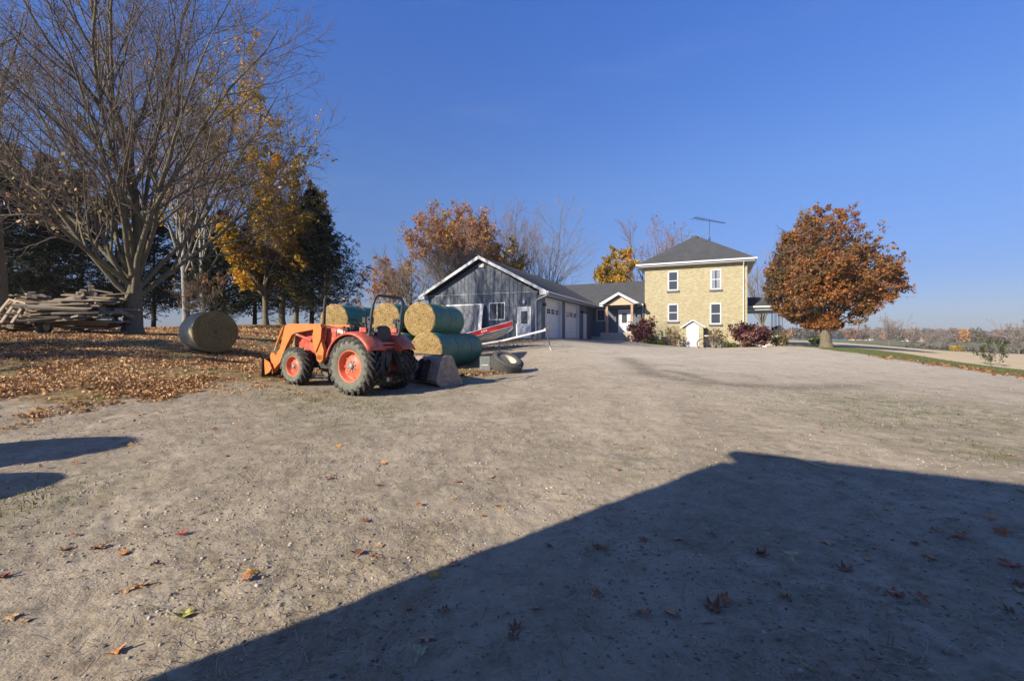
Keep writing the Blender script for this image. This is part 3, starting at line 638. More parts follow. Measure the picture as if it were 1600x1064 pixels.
m = MB('soffit'); m.box((4.15, 4.15, 7.95), (9.4, 9.4, .1)); m.build('soffit', HB)
m = MB('white_metal'); g = .12
m.box((4.15, e0 - .02, 8.09), (e1 - e0 + .16, g, .14)); m.box((4.15, e1 + .02, 8.09), (e1 - e0 + .16, g, .14))
m.box((e0 - .02, 4.15, 8.088), (g, e1 - e0 - .085, .138)); m.box((e1 + .02, 4.15, 8.088), (g, e1 - e0 - .085, .138)); m.build('gutter', HB)
m = MB('white_metal'); m.tube([(8.02, -.56, 8.02), (8.02, -.5, 7.9), (8.02, -.09, 7.6), (8.02, -.07, 7.4), (8.02, -.07, 1.6)], .05, 6); m.build('downspout', HB)
window(HB, 2.0, 2.88, 5.75, 7.47, sill=True, label='upper left sash window with half-drawn blind')
window(HB, 5.47, 6.33, 5.7, 7.43, sill=True, curtain=True, label='upper right window with pale lace curtain')
window(HB, 2.0, 2.88, 3.02, 4.58, sill=True); window(HB, 5.44, 6.33, 2.72, 4.54, sill=True, label='taller lower right sash window')
m = MB('brick', 'concrete'); m.box((4.135, -.66, 1.45), (1.6, 1.3, 2.1)); m.prism([(3.34, 2.5), (4.93, 2.5), (4.135, 3.02)], 'y', -1.3, -.01)
ce = m.build('cellar_entrance', HB)
m = MB('shingle', 'white')
for sgn in (-1, 1):
    a = Vector((4.135, 0, 3.1)); b = Vector((4.135 + sgn * .98, 0, 2.46))
    nrm = Vector((sgn * .55, 0, .84))
    m.use(0).prism([(a.x, a.z + .05), (b.x, b.z + .05), (b.x, b.z), (a.x, a.z)], 'y', -1.5, -.01)
    m.use(1).prism([(a.x, a.z + .03), (b.x, b.z + .03), (b.x, b.z - .1), (a.x, a.z - .1)], 'y', -1.53, -1.503)
m.build('cellar_roof', ce)
m = MB('white', 'door_white'); m.prism([(3.6, 2.5), (4.67, 2.5), (4.135, 2.9)], 'y', -1.335, -1.302)
m.use(1).box((4.11, -1.32, 1.62), (.96, .05, 1.76)); m.build('cellar_door', ce)
# side porch
m = MB('shingle', 'white_metal', 'soffit')
m.add([(8.3, 1.1, 4.28), (11.45, 1.1, 4.28), (11.45, 7.4, 4.28), (8.3, 7.4, 4.28), (8.3, 2.6, 5.15), (9.4, 2.9, 5.15), (9.4, 5.6, 5.15), (8.3, 5.6, 5.15)],
      [(0, 1, 5, 4), (1, 2, 6, 5), (2, 3, 7, 6), (4, 5, 6, 7), (3, 2, 1, 0)])
pr = m.build('porch_roof', HB)
m = MB('white_metal', 'soffit'); m.box((9.9, 1.08, 4.2), (3.24, .1, .14)); m.box((11.47, 4.25, 4.2), (.1, 6.2, .139)); m.use(1).box((9.88, 4.25, 4.02), (2.9, 5.9, .2)); m.build('porch_fascia', pr)
m = MB('concrete'); m.box((9.75, 4.3, 1.15), (2.7, 5.6, 1.2)); m.build('porch_floor', HB)
def iron_post(cx, cy):
    m = MB('iron')
    for dx, dy in ((-.14, -.02), (.14, .02), (-.02, .2)):
        m.tube([(cx + dx, cy + dy, 1.75), (cx + dx, cy + dy, 3.93)], .022, 5)
    for k in range(9):
        z = 1.85 + k * .09; m.box((cx, cy, z), (.3, .02, .03))
    m.box((cx - .04, cy + .01, 2.2), (.2, .02, .8)); return m.build('porch_post', HB)
iron_post(10.9, 1.75); iron_post(10.9, 4.3); iron_post(10.9, 6.9)
m = MB('iron')
for y0, y1 in ((1.9, 4.2), (4.4, 6.8)):
    m.tube([(10.95, y0, 2.62), (10.95, y1, 2.62)], .018, 5); m.tube([(10.95, y0, 1.9), (10.95, y1, 1.9)], .014, 5)
    for k in range(int((y1 - y0) / .16)): m.tube([(10.95, y0 + k * .16, 1.9), (10.95, y0 + k * .16, 2.62)], .009, 4)
m.tube([(8.6, 6.95, 2.62), (10.7, 6.95, 2.62)], .018, 5); m.tube([(8.6, 6.95, 1.9), (10.7, 6.95, 1.9)], .014, 5)
for k in range(14): m.tube([(8.6 + k * .16, 6.95, 1.9), (8.6 + k * .16, 6.95, 2.62)], .009, 4)
m.build('porch_railing', HB)

# ---- garage and link wing
GB = empty('attached_garage', (1.97, 30.5, 0), ROT, 'slate blue garage and entry wing with gabled grey roof joined to the brick house', 'garage')
FZ, EZ, RZ = 1.45, 4.46, 7.3
m = MB('siding', 'concrete')
m.prism([(-9, FZ), (-.3, FZ), (-.3, 4.62), (-4.5, 7.02), (-9, 4.62)], 'y', 0, 22.5)
for a, b in ((0, .74), (4.49, 5.3), (9.33, 10.65), (11.75, 14.3)): m.box((-.15, (a + b) / 2, (FZ + EZ) / 2), (.3, b - a, EZ - FZ))
for a, b, z in ((.74, 4.49, 4.3), (5.3, 9.33, 4.3), (10.65, 11.75, 3.7)): m.box((-.152, (a + b) / 2, (z + EZ) / 2), (.296, b - a, EZ - z))
m.box((2.35, 18.4, (FZ + 4.6) / 2), (4.9, 8.2, 4.6 - FZ))
k = -8.9
while k < -.05:                                     # battens on the gable wall
    top = 7.0 - abs(k + 4.5) * .5333 - .02
    m.box((k, -.012, (FZ + top) / 2), (.045, .024, top - FZ)); k += .2967
k = .15
while k < 4.7: m.box((k, 14.288, (FZ + EZ) / 2), (.045, .024, EZ - FZ)); k += .2967
for k in (.06, .36, .68, 4.6, 4.9, 5.2, 9.45, 9.75, 10.05, 10.35, 11.9, 12.2, 12.5, 12.8, 13.1, 13.4, 13.7, 14.0): m.box((.012, k, (FZ + EZ) / 2), (.024, .045, EZ - FZ))
m.use(1).box((-4.5, 7, 1.2), (8.96, 13.9, .7)); m.box((2.2, 18.4, 1.2), (4.86, 8.3, .7)); m.build('wall', GB)
sl = (RZ - 4.64) / 5.05
m = MB('shingle')
for sgn in (-1, 1):
    xe = -4.5 + sgn * 5.05; m.prism([(-4.5, RZ), (xe, 4.64), (xe, 4.56), (-4.5, RZ - .1)], 'y', -.5, 22.9)
m.prism([(13.75, 4.645), (18.8, RZ - .012), (22.95, RZ - .012 - 4.15 * sl), (22.95, 4.98), (18.8, RZ - .12), (13.75, 4.56)], 'x', -4.5, 4.78)
rf = m.build('roof', GB)
m = MB('white_metal')
for sgn in (-1, 1):
    xe = -4.5 + sgn * 5.05
    m.prism([(-4.5, RZ + .01), (xe, 4.65), (xe, 4.44), (-4.5, RZ - .22)], 'y', -.54, -.502)
    m.prism([(xe - sgn * .001, 4.55), (xe - sgn * .001, 4.40), (xe - sgn * .5, 4.40), (xe - sgn * .5, 4.72)], 'y', -.50, -.03)
m.box((-4.5, -.04, 4.66), (8.9, .03, .025)); m.build('fascia', GB)
m = MB('soffit'); m.box((.27, 6.9, 4.43), (.5, 14.5, .04)); m.box((-9.27, 11, 4.43), (.5, 22.5, .04)); m.box((2.6, 14.05, 4.43), (4.2, .5, .04)); m.build('soffit', GB)
m = MB('soffit', 'white_metal'); m.box((.61, 6.55, 4.56), (.12, 14.1, .14)); m.use(1).box((.56, 13.68, 4.56), (.02, .14, .14))
m.box((1.1, 13.68, 4.558), (.85, .12, .13)); m.box((4.45, 13.68, 4.558), (.55, .12, .13)); m.build('gutter', GB)
m = MB('white_metal'); m.tube([(.6, -.42, 4.48), (.52, -.4, 4.36), (-.25, -.12, 4.12), (-.36, -.08, 4.0), (-.36, -.08, 2.0), (-.36, -.1, 1.75)], .045, 6)
m.build('downspout', GB); m = MB('white_metal'); m.tube([(4.68, 13.7, 4.5), (4.62, 14.15, 4.25), (4.62, 14.2, 1.7)], .045, 6); m.build('downspout', GB)
def overhead_door(y0, y1):
    m = MB('white'); z0, z1 = FZ + .02, 4.3
    for i in range(5):
        a = z0 + (z1 - z0) * i / 5; b = z0 + (z1 - z0) * (i + 1) / 5
        m.box((-.27, (y0 + y1) / 2, (a + b) / 2), (.04, y1 - y0 - .1, b - a - .012))
        for j in range(4):
            if i != 3:
                w = (y1 - y0) / 4; m.box((-.248, y0 + w * (j + .5), (a + b) / 2), (.012, w - .25, b - a - .2))
    for yy in (y0 + .045, y1 - .045): m.box((-.135, yy, (z0 + z1) / 2), (.285, .08, z1 - z0))
    m.box((-.135, (y0 + y1) / 2, z1 - .03), (.284, y1 - y0 - .17, .055))
    d = m.build('overhead_door', GB)
    p = MB('glass', 'white'); w = (y1 - y0) / 4; zc_ = z0 + (z1 - z0) * .7
    for j in range(4):
        p.use(0).box((-.243, y0 + w * (j + .5), zc_), (.01, w - .28, .34)); p.use(1)
        p.box((-.236, y0 + w * (j + .5), zc_), (.012, .03, .33)); p.box((-.2365, y0 + w * (j + .5), zc_), (.01, w - .28, .025))
    p.build('door_window', d)
overhead_door(.74, 4.49); overhead_door(5.3, 9.33)
m = MB('white', 'door_white'); m.box((-.09, 11.2, 2.6), (.22, 1.08, 2.19)); m.use(1).box((.03, 11.2, 2.58), (.02, .9, 2.05)); m.build('side_door', GB)
window(GB, -3.91, -2.65, 2.78, 4.02, split='v', fw=.075, proud=.06)
def entry_door(x0, x1, z0, z1, y, lite):
    m = MB('white', 'door_white', 'black'); cy = y - .035
    m.box((x0 + .06, cy, (z0 + z1) / 2), (.12, .07, z1 - z0)); m.box((x1 - .06, cy, (z0 + z1) / 2), (.12, .07, z1 - z0)); m.box(((x0 + x1) / 2, cy, z1 - .06), (x1 - x0 - .24, .07, .12))
    m.use(1).box(((x0 + x1) / 2, y - .02, (z0 + z1 - .12) / 2), (x1 - x0 - .24, .035, z1 - z0 - .12))
    xm = (x0 + x1) / 2; m.box((xm, y - .045, z0 + .45), (.5, .02, .55))
    d = m.build('entry_door', GB)
    p = MB('glass'); p.box((xm, y - .048, lite[0] + lite[1]), (.46, .02, 2 * lite[1])); p.build('pane', d)
    q = MB('black'); q.tube([(x0 + (.2 if lite[2] else x1 - x0 - .2), y - .03, z0 + 1.0), (x0 + (.2 if lite[2] else x1 - x0 - .2), y - .09, z0 + 1.0)], .035, 8)
    q.build('handle', d); q = MB('black'); q.tube([(x0 + (.2 if lite[2] else x1 - x0 - .2), y - .03, z0 + 1.15), (x0 + (.2 if lite[2] else x1 - x0 - .2), y - .07, z0 + 1.15)], .03, 8); q.build('lock', d)
entry_door(-1.74, -.72, 1.52, 3.66, 0, (2.52, .42, True)); entry_door(2.37, 3.5, 2.04, 4.2, 14.3, (2.96, .45, False))
window(GB, .32, 1.18, 3.14, 4.28, y=14.3, split=None, fw=.08)
def lamp(x, y, z, mat='black', ax='y'):
    m = MB(mat); m.box((x, y, z), (.1, .1, .16)); m.lathe([(-.12, .06), (.08, .09), (.12, .03), (.14, .005)], 10, 'z', (x + (.1 if ax == 'x' else 0), y - (.1 if ax == 'y' else 0), z)); m.build('wall_lamp', GB)
lamp(-1.22, -.05, 4.0, 'plastic_lamp'); lamp(.05, .36, 3.8, ax='x'); lamp(.05, 9.9, 3.8, ax='x'); lamp(3.95, 14.24, 3.7)
m = MB('white'); m.box((-4.5, -.06, 6.66), (.46, .1, .26)); m.build('gable_vent', GB)
# entry porch
m = MB('concrete'); m.box((2.55, 13.5, 1.55), (3.0, 1.56, .96)); m.box((.55, 13.75, 1.35), (.96, 1.05, .66)); m.box((2.3, 12.5, 1.35), (1.9, .4, .3)); m.build('porch_step', GB)
for x in (1.62, 3.86):
    m = MB('wood_post'); m.box((x, 12.88, 3.27), (.2, .2, 2.48)); m.build('porch_post', GB)
m = MB('gable_tan', 'soffit'); m.prism([(1.45, 4.52), (4.05, 4.52), (2.75, 5.36)], 'y', 12.76, 12.8); m.box((2.74, 12.9, 4.6), (2.6, .18, .17)); m.use(1).box((2.74, 13.5, 4.56), (2.5, 1.3, .05)); m.build('porch_gable', GB)
m = MB('shingle')
for sgn in (-1, 1): m.prism([(2.75, 5.62), (2.75 + sgn * 1.62, 4.72), (2.75 + sgn * 1.62, 4.64), (2.75, 5.52)], 'y', 12.4, 16.2)
pr = m.build('porch_roof', GB)
m = MB('white_metal')
for sgn in (-1, 1): m.prism([(2.75, 5.64), (2.75 + sgn * 1.64, 4.73), (2.75 + sgn * 1.64, 4.58), (2.75 + sgn * 1.4, 4.58), (2.75, 5.42)], 'y', 12.35, 12.397)
for sgn in (-1, 1): m.box((2.75 + sgn * 1.67, 13.0, 4.66), (.1, 1.3, .12))
m.build('porch_fascia', pr)

# ---- the barn behind the camera whose shadow lies on the yard
bw = Vector((.867, -.499, 0)).normalized(); BA = Vector((2.98, 6.02, 0)) - LD * (4.4 / math.tan(SUN_EL)); LB, WB = 22, 14
BN = empty('timber_barn', (BA.x, BA.y, 0), (0, 0, math.atan2(bw.y, bw.x)), 'long grey boarded barn with low metal roof behind the yard', 'barn')
tp = math.tan(R(14)); m = MB('board')
m.prism([(-.25, -.3), (-WB + .25, -.3), (-WB + .25, 4.2), (-WB / 2, 4.2 + (WB / 2 - .25) * tp), (-.25, 4.2)], 'x', .02, LB); m.build('wall', BN)
m = MB('galv')
for s_ in (-1, 1): m.prism([(-WB / 2, 4.4 + WB / 2 * tp), (-WB / 2 + s_ * WB / 2, 4.4), (-WB / 2 + s_ * WB / 2, 4.26), (-WB / 2, 4.26 + WB / 2 * tp)], 'x', 0, LB + .2)
m.build('roof', BN)
m = MB('board'); m.box((6, -.2, 1.9), (3.6, .08, 3.8)); m.build('barn_door', BN)
#%%OBJECTS
# ---------------------------------------------------------------- round bales
BR, BL = .70, 1.42
def bale_mesh(seed, endmat, wrapmat, strap=False):
    rs = np.random.default_rng(seed); root = empty('round_bale')
    m = MB(endmat); prof = [(-BL / 2 - .02, .0), (-BL / 2 - .02, .25), (-BL / 2 - .015, .5), (-BL / 2, BR - .02), (BL / 2, BR - .02), (BL / 2 + .015, .5), (BL / 2 + .02, .25), (BL / 2 + .02, 0)]
    P = []
    for i in range(13): P.append((-BL / 2 - .025 + .02 * (i / 12) ** 3, (BR - .012) * i / 12))
    P += [(-p[0], p[1]) for p in reversed(P)]
    m.lathe(P, 72, 'x'); V = np.array(m.v); e = np.abs(V[:, 0]) > BL / 2 - .02
    V[e, 0] += np.sign(V[e, 0]) * (rs.random(e.sum()) - .4) * .022; m.v = [tuple(v) for v in V]
    for k in range(520):
        a = rs.random() * 6.283; q = BR * .97 * math.sqrt(rs.random()); sx = 1 if k % 2 else -1; l_ = rs.uniform(.04, .13); b_ = rs.random() * 6.283
        c_ = Vector((sx * (BL / 2 + .022), q * math.cos(a), q * math.sin(a) * .97)); d_ = Vector((sx * rs.uniform(.1, .5), math.cos(b_), math.sin(b_))) * l_; w_ = Vector((0, -math.sin(b_), math.cos(b_))) * .004
        m.add([c_ - w_, c_ + w_, c_ + d_ + w_, c_ + d_ - w_], [(0, 1, 2, 3)])
    o = m.build('hay', root); o.location.z = BR
    m = MB(wrapmat, 'netwhite'); n = 26
    P = [(-BL / 2 + .0 + BL * i / n, BR + .006 - (.03 if i in (0, n) else .008 if i in (1, n - 1) else 0) + (rs.random() - .5) * .008) for i in range(n + 1)]
    m.lathe(P, 72, 'x')
    V = np.array(m.v); a = np.arctan2(V[:, 2], V[:, 1]); rr_ = 1 + .008 * np.sin(a * 3 + seed) + .005 * np.sin(a * 7 + V[:, 0] * 4 + seed); V[:, 1] *= rr_; V[:, 2] *= rr_
    V[:, 2] *= 1 - .035 * (V[:, 2] > 0) - .0; V[:, 1] *= 1.02; V[:, 2] = np.maximum(V[:, 2], -BR + .035); m.v = [tuple(v) for v in V]
    if strap: m.use(1).lathe([(BL / 2 - .07, BR + .02), (BL / 2 - .02, BR + .028), (BL / 2 + .03, BR + .012)], 40, 'x', a0=R(-20), a1=R(140))
    w = m.build('net_wrap', root); w.location.z = BR
    return root
GP = 'hay bales stacked beside the garage'
AX = Vector((math.sin(R(17)), math.cos(R(17)), 0)); PR = Vector((-AX.y, AX.x, 0)); RZB = math.atan2(AX.y, AX.x)
b1 = bale_mesh(1, 'hay', 'netgreen'); b2 = bale_mesh(2, 'hay', 'netgreen', True); b3 = bale_mesh(3, 'oldhay', 'netwhite')
first = {'b1': True, 'b2': True}
def put_bale(pos, label, src='b1', spin=0):
    s_ = b1 if src == 'b1' else b2
    r_ = s_ if first[src] else copy_tree(s_); first[src] = False
    r_.location = pos; r_.rotation_euler = (0, 0, RZB + spin); tag(r_, label, 'hay bale', GP)
D0 = Vector((-3.32, 17.6, 0)) + AX * (BL / 2); zb = .36
def slot(col, row, k):
    p = D0 + PR * (1.42 * col) + AX * (k * (BL + .02)); p.z = zb + (0 if row == 0 else 1.20); return p
put_bale(slot(0, 0, 0), 'green wrapped bale at ground level right behind the loader bucket, round hay face showing', 'b2')
put_bale(slot(0, 0, 1), 'middle green wrapped bale of the bottom row, between the strapped bale and the rear one')
put_bale(slot(0, 0, 2) , 'rearmost green wrapped bale of the bottom row, nearest the red boat')
put_bale(slot(1, 0, 0), 'green wrapped bale on the ground behind the tractor rear wheel')
put_bale(slot(2, 0, 0), 'ground level bale hidden behind the tractor seat')
put_bale(slot(3, 0, 0), 'ground level bale behind the tractor hood')
put_bale(slot(4, 0, 0), 'leftmost ground level bale behind the loader mast')
put_bale(slot(1, 0, 1), 'second bale deep on the ground behind the tractor')
o = Vector((0, 0, 0)); c0 = slot(.33, 1, 0) + AX * .35
put_bale(c0, 'upper green wrapped bale with fully visible round hay face, right of the roll bar')
put_bale(c0 + AX * (BL + .02), 'upper green wrapped bale at the back right end, before the garage wall')
c1 = slot(1.40, 1, 0) + AX * .3; put_bale(c1, 'upper bale framed by the tractor roll bar')
put_bale(c1 + AX * (BL + .02), 'second upper bale behind the one framed by the roll bar')
c2 = slot(3.12, 1, 0) + AX * .25; put_bale(c2, 'upper bale beside the exhaust stack, leftmost of the top row')
put_bale(c2 + AX * (BL + .02), 'upper bale behind the leftmost one, below the spruce')
lb = at(334, 556, 15.4); b3.location = (lb.x, lb.y, h(lb.x, lb.y) - .02); b3.rotation_euler = (0, 0, R(141)); b3.scale = (.9, 1.0, 1.0)
lb2 = b3.location + Vector((-.35, .28, 0)); b3.location = (lb2.x, lb2.y, h(lb2.x, lb2.y) - .03); tag(b3, 'weathered bale in pale net wrap standing alone on the leafy lawn', 'hay bale')

# ---------------------------------------------------------------- tractor
TZ = .215; TO = Vector((-3.37, 10.99, TZ)); TH = Vector((-.883, .469, 0)).normalized(); TL = Vector((-TH.y, TH.x, 0)); TPITCH = R(3.6)
TR = empty('farm_tractor', TO, (0, -TPITCH, math.atan2(TH.y, TH.x)), 'orange tractor with front loader arms and folding roll bar, parked before the bales', 'tractor')
def tl(px, py, y):
    "tractor-local (x, z) of a photo pixel lying in the plane y"
    r = (px - CX) / F; o = TO + TL * y; x = (r * o.y - o.x) / (TH.x - r * TH.y); Yd = o.y + TH.y * x
    return (x, CZ - (py - HY) * Yd / F - TZ - math.tan(TPITCH) * x)
def wheel(y, x, Rw, w, rr_, side, nl, back=0.):
    root = TR; cy = y
    # rim = the wheel part; axis y; side=+1 faces +y
    m = MB('rim'); s = side
    prof = [(s * (w * .42), rr_), (s * (w * .44), rr_ * .94), (s * (w * .30), rr_ * .90), (s * (w * .05), rr_ * .84), (s * (w * .0), rr_ * .80), (s * (w * .17), rr_ * .52), (s * (w * .22), rr_ * .36), (s * (w * .22), 0.)]
    m.lathe(prof, 40, 'y'); m.lathe([(-s * w * .42, rr_), (-s * w * .44, rr_ * .94), (-s * w * .2, rr_ * .86), (-s * w * .1, rr_ * .3), (-s * w * .1, 0)], 32, 'y')
    wh = m.build('wheel', root); wh.location = (x, cy, Rw); wh.rotation_euler = (0, random.random(), 0)
    m = MB('hub', 'rim'); m.lathe([(s * w * .22, rr_ * .2), (s * w * .36, rr_ * .18), (s * w * .38, rr_ * .12), (s * w * .38, 0)], 18, 'y')
    m.build('hub', wh)
    for k in range(8):
        m = MB('hub'); a = k * math.pi / 4; m.lathe([(s * w * .20, rr_ * .055), (s * w * .29, rr_ * .055), (s * w * .29, 0)], 6, 'y', (rr_ * .31 * math.cos(a), 0, rr_ * .31 * math.sin(a))); m.build('wheel_nut', wh)
    for k in range(8):
        m = MB('rim'); a = k * math.pi / 4 + .2; m.lathe([(s * w * .0, rr_ * .06), (s * w * .14, rr_ * .06), (s * w * .14, 0)], 6, 'y', (rr_ * .68 * math.cos(a), 0, rr_ * .68 * math.sin(a))); m.build('rim_bolt', wh)
    m = MB('sidewall', 'tread'); Rt = Rw - .045; q = []
    for sg in (-1, 1):
        q.append([(sg * w * .40, rr_ * .97), (sg * w * .47, rr_ * 1.08), (sg * w * .53, rr_ + (Rt - rr_) * .45), (sg * w * .52, rr_ + (Rt - rr_) * .72), (sg * w * .47, Rt - .035)])
    m.lathe(q[0], 56, 'y'); m.lathe(q[1], 56, 'y')
    m.use(1).lathe([(-w * .47, Rt - .035), (-w * .38, Rt), (0, Rt + .012), (w * .38, Rt), (w * .47, Rt - .035)], 56, 'y')
    lh = .052 * Rw / .65 + .012
    for sg in (-1, 1):
        for k in range(nl):
            a0 = 2 * math.pi * (k + (.5 if sg > 0 else 0)) / nl; pts = []
            N = 5
            for i in range(N + 1):
                f = i / N; yy = sg * w * (-.04 + .57 * f); aa = a0 + s * 0 - (.46 * f) * (.65 / Rw) ** .3
                r0 = Rt - .02 - (.03 if i == N else 0); r1 = Rt + lh * (1 if i < N else .35) + .012 * (1 - f); hwid = (.026 + .010 * f) / Rw * (Rw / .65) ** .6
                for (dr, da) in ((r0, -hwid * 1.25), (r1, -hwid * .8), (r1, hwid * .8), (r0, hwid * 1.25)):
                    pts.append((dr * math.cos(aa + da), yy, dr * math.sin(aa + da)))
            fs = [(0, 1, 2, 3), (4 * N + 3, 4 * N + 2, 4 * N + 1, 4 * N)]
            for i in range(N):
                for j in range(4): fs.append((4 * i + j, 4 * i + (j + 1) % 4, 4 * i + 4 + (j + 1) % 4, 4 * i + 4 + j))
            # shoulder drop onto the sidewall
            m.add(pts, fs)
            aa = a0 - .46 * (.65 / Rw) ** .3; hwid = .036 / Rw * (Rw / .65) ** .6; ys = sg * w
            pp = []
            for rr2, yy2 in ((Rt + lh * .35, ys * .53), (Rt - .09 * Rw / .65, ys * .545)):
                for da in (-hwid, hwid): pp.append((rr2 * math.cos(aa + da), yy2, rr2 * math.sin(aa + da)))
                for da in (hwid, -hwid): pp.append(((rr2 - .01) * math.cos(aa + da), yy2 - sg * .03, (rr2 - .01) * math.sin(aa + da)))
            m.add(pp, [(0, 1, 5, 4), (1, 2, 6, 5), (3, 0, 4, 7), (0, 3, 2, 1), (4, 5, 6, 7)])
    m.build('tyre', wh); return wh
wheel(.60, 0, .655, .36, .37, 1, 20); wheel(-.60, 0, .655, .36, .37, -1, 20)
wheel(.58, 2.02, .47, .29, .255, 1, 16); wheel(-.58, 2.02, .47, .29, .255, -1, 16)
# chassis
m = MB('black'); m.box((.35, 0, .72), (1.5, .36, .42)); m.tube([(0, -.5, .655), (0, .5, .655)], .12, 12); m.tube([(0, -.3, .66), (0, .3, .66)], .2, 14)
m.box((1.6, 0, .72), (1.5, .42, .5)); m.box((2.02, 0, .47), (.14, .92, .13)); m.box((2.5, 0, .7), (.3, .3, .35))
m.tube([(1.95, .2, .5), (2.0, .45, .47)], .06, 8); m.tube([(1.95, -.2, .5), (2.0, -.45, .47)], .06, 8)
m.box((1.3, .3, .62), (.5, .12, .22)); m.tube([(1.1, .27, .9), (1.6, .25, .78), (1.8, .27, .95)], .025, 6); m.tube([(.9, .3, .5), (1.5, .32, .48)], .04, 6)
m.build('chassis', TR, .01)
m = MB('black'); m.box((.62, .38, .62), (.6, .26, .04)); m.box((.62, -.38, .62), (.6, .26, .04)); m.box((.15, 0, .98), (.9, .62, .1)); m.build('platform', TR)
# hood
def loft(mb, secs, cap=True):
    n = len(secs[0]); vs = [p for s_ in secs for p in s_]
    fs = [(i * n + j, i * n + (j + 1) % n, (i + 1) * n + (j + 1) % n, (i + 1) * n + j) for i in range(len(secs) - 1) for j in range(n)]
    if cap: fs += [tuple(reversed(range(n))), tuple(range((len(secs) - 1) * n, len(secs) * n))]
    mb.add(vs, fs)
def hsec(x, w, z0, z1): return [(x, -w, z0), (x, -w, z1 - .12), (x, -w * .9, z1 - .04), (x, -w * .6, z1), (x, w * .6, z1), (x, w * .9, z1 - .04), (x, w, z1 - .12), (x, w, z0)]
m = MB('red', 'black'); loft(m, [hsec(1.0, .30, 1.0, 1.50), hsec(1.5, .30, 1.0, 1.49), hsec(2.1, .29, .98, 1.44), hsec(2.5, .26, .95, 1.36), hsec(2.62, .22, .95, 1.25)])
m.box((1.25, .303, 1.32), (.02, .01, .3)); m.use(0).box((1.95, .30, .9), (.75, .03, .24), (0, R(-6), 0)); m.box((1.95, -.30, .9), (.75, .03, .24)); m.use(1).box((2.60, 0, .85), (.06, .4, .45))
m.build('hood', TR, .012)
m = MB('red', 'black'); loft(m, [hsec(.78, .24, .9, 1.46), hsec(.99, .285, .95, 1.52)]); m.use(1).box((.77, 0, 1.43), (.12, .42, .14), (0, R(-25), 0)); m.box((.92, .28, 1.15), (.05, .05, .4)); m.build('dashboard', TR, .01)
m = MB('seat'); c = Vector((.66, 0, 1.60)); ax = Vector((-.55, 0, .83)).normalized(); u_ = Vector((0, 1, 0)); w_ = ax.cross(u_)
m.tube([c + (u_ * math.cos(a) + w_ * math.sin(a)) * .2 for a in [k * math.pi / 10 for k in range(21)]], .016, 6, False)
for a in (0, 2.1, 4.2): m.bar(c, c + (u_ * math.cos(a) + w_ * math.sin(a)) * .19, .025, .012)
m.tube([c, c - ax * .35], .025, 8); m.build('steering_wheel', TR)
m = MB('red'); 
def fender(sg):
    m = MB('red', 'black'); n = 16; vs = []; cx, cz = 0.02, .655; rad = .745
    a0, a1 = R(12), R(148)
    for i in range(n + 1):
        a = a0 + (a1 - a0) * i / n; ex = 0; r_ = rad + .02 * math.sin(a)
        x = cx + r_ * math.cos(a); z = cz + r_ * math.sin(a)
        for yy, dr in ((.30, .02), (.50, .035), (.72, .02), (.79, -.01), (.785, -.05)):
            vs.append((x + dr * math.cos(a), sg * yy, z + dr * math.sin(a)))
    k = 5; m.add(vs, [(i * k + j, i * k + j + 1, (i + 1) * k + j + 1, (i + 1) * k + j) for i in range(n) for j in range(k - 1)], True)
    # inner panel
    vs = []
    for i in range(n + 1):
        a = a0 + (a1 - a0) * i / n; r_ = rad + .02 * math.sin(a) + .02; x = cx + r_ * math.cos(a); z = cz + r_ * math.sin(a); vs += [(x, sg * .30, z), (x * .9, sg * .30, max(.62, min(z - .05, 1.0)))]
    m.add(vs, [(2 * i, 2 * i + 2, 2 * i + 3, 2 * i + 1) for i in range(n)])
    f = m.build('fender', TR); so_ = f.modifiers.new('thickness', 'SOLIDIFY'); so_.thickness = .015
    q = MB('red', 'black', 'hub'); q.box((-.18, sg * .5, 1.50), (.2, .16, .1)); q.use(1).box((-.2, sg * .5, 1.62), (.05, .05, .16)); q.box((-.2, sg * .5, 1.72), (.1, .16, .13)); q.use(2).box((-.255, sg * .5, 1.72), (.01, .12, .09))
    q.build('work_lamp', TR)
fender(1); fender(-1)
m = MB('seat'); m.box((.02, 0, 1.14), (.46, .48, .13)); m.build('seat', TR, .04)
m = MB('seat'); pts = [(-.30, y_, z_) for y_, z_ in [(-.22, 1.18), (-.25, 1.42), (-.2, 1.56), (-.1, 1.61), (.1, 1.61), (.2, 1.56), (.25, 1.42), (.22, 1.18)]]
pf = [(x + .12, y_, z_) for x, y_, z_ in pts]; m.add(pts + pf, [tuple(range(8)), tuple(range(8, 16))[::-1]] + [(i, (i + 1) % 8, 8 + (i + 1) % 8, 8 + i) for i in range(8)]); m.build('seat_back', TR, .04)
m = MB('ropsgrey', 'black'); yy = .49
top = 2.30; path = [(-.32, yy, 1.68), (-.38, yy, 2.1), (-.40, yy - .03, 2.22), (-.41, yy - .12, top), (-.41, -yy + .12, top), (-.40, -yy + .03, 2.22), (-.38, -yy, 2.1), (-.32, -yy, 1.68)]
m.tube(path, .036, 8)
for sg in (-1, 1):
    m.use(0).bar((-.24, sg * yy, .75), (-.32, sg * yy, 1.72), .07, .08); m.box((-.32, sg * yy, 1.72), (.11, .1, .16)); m.use(1).tube([(-.32, sg * (yy - .09), 1.75), (-.32, sg * (yy + .09), 1.75)], .022, 8)
m.use(0); m.build('roll_bar', TR)
m = MB('black'); m.tube([(1.5, .25, 1.35), (1.5, .25, 1.6), (1.5, .25, 2.2)], [.045, .04, .036], 10); m.tube([(1.5, .25, 2.18), (1.46, .25, 2.26)], .03, 8); m.build('exhaust_stack', TR)
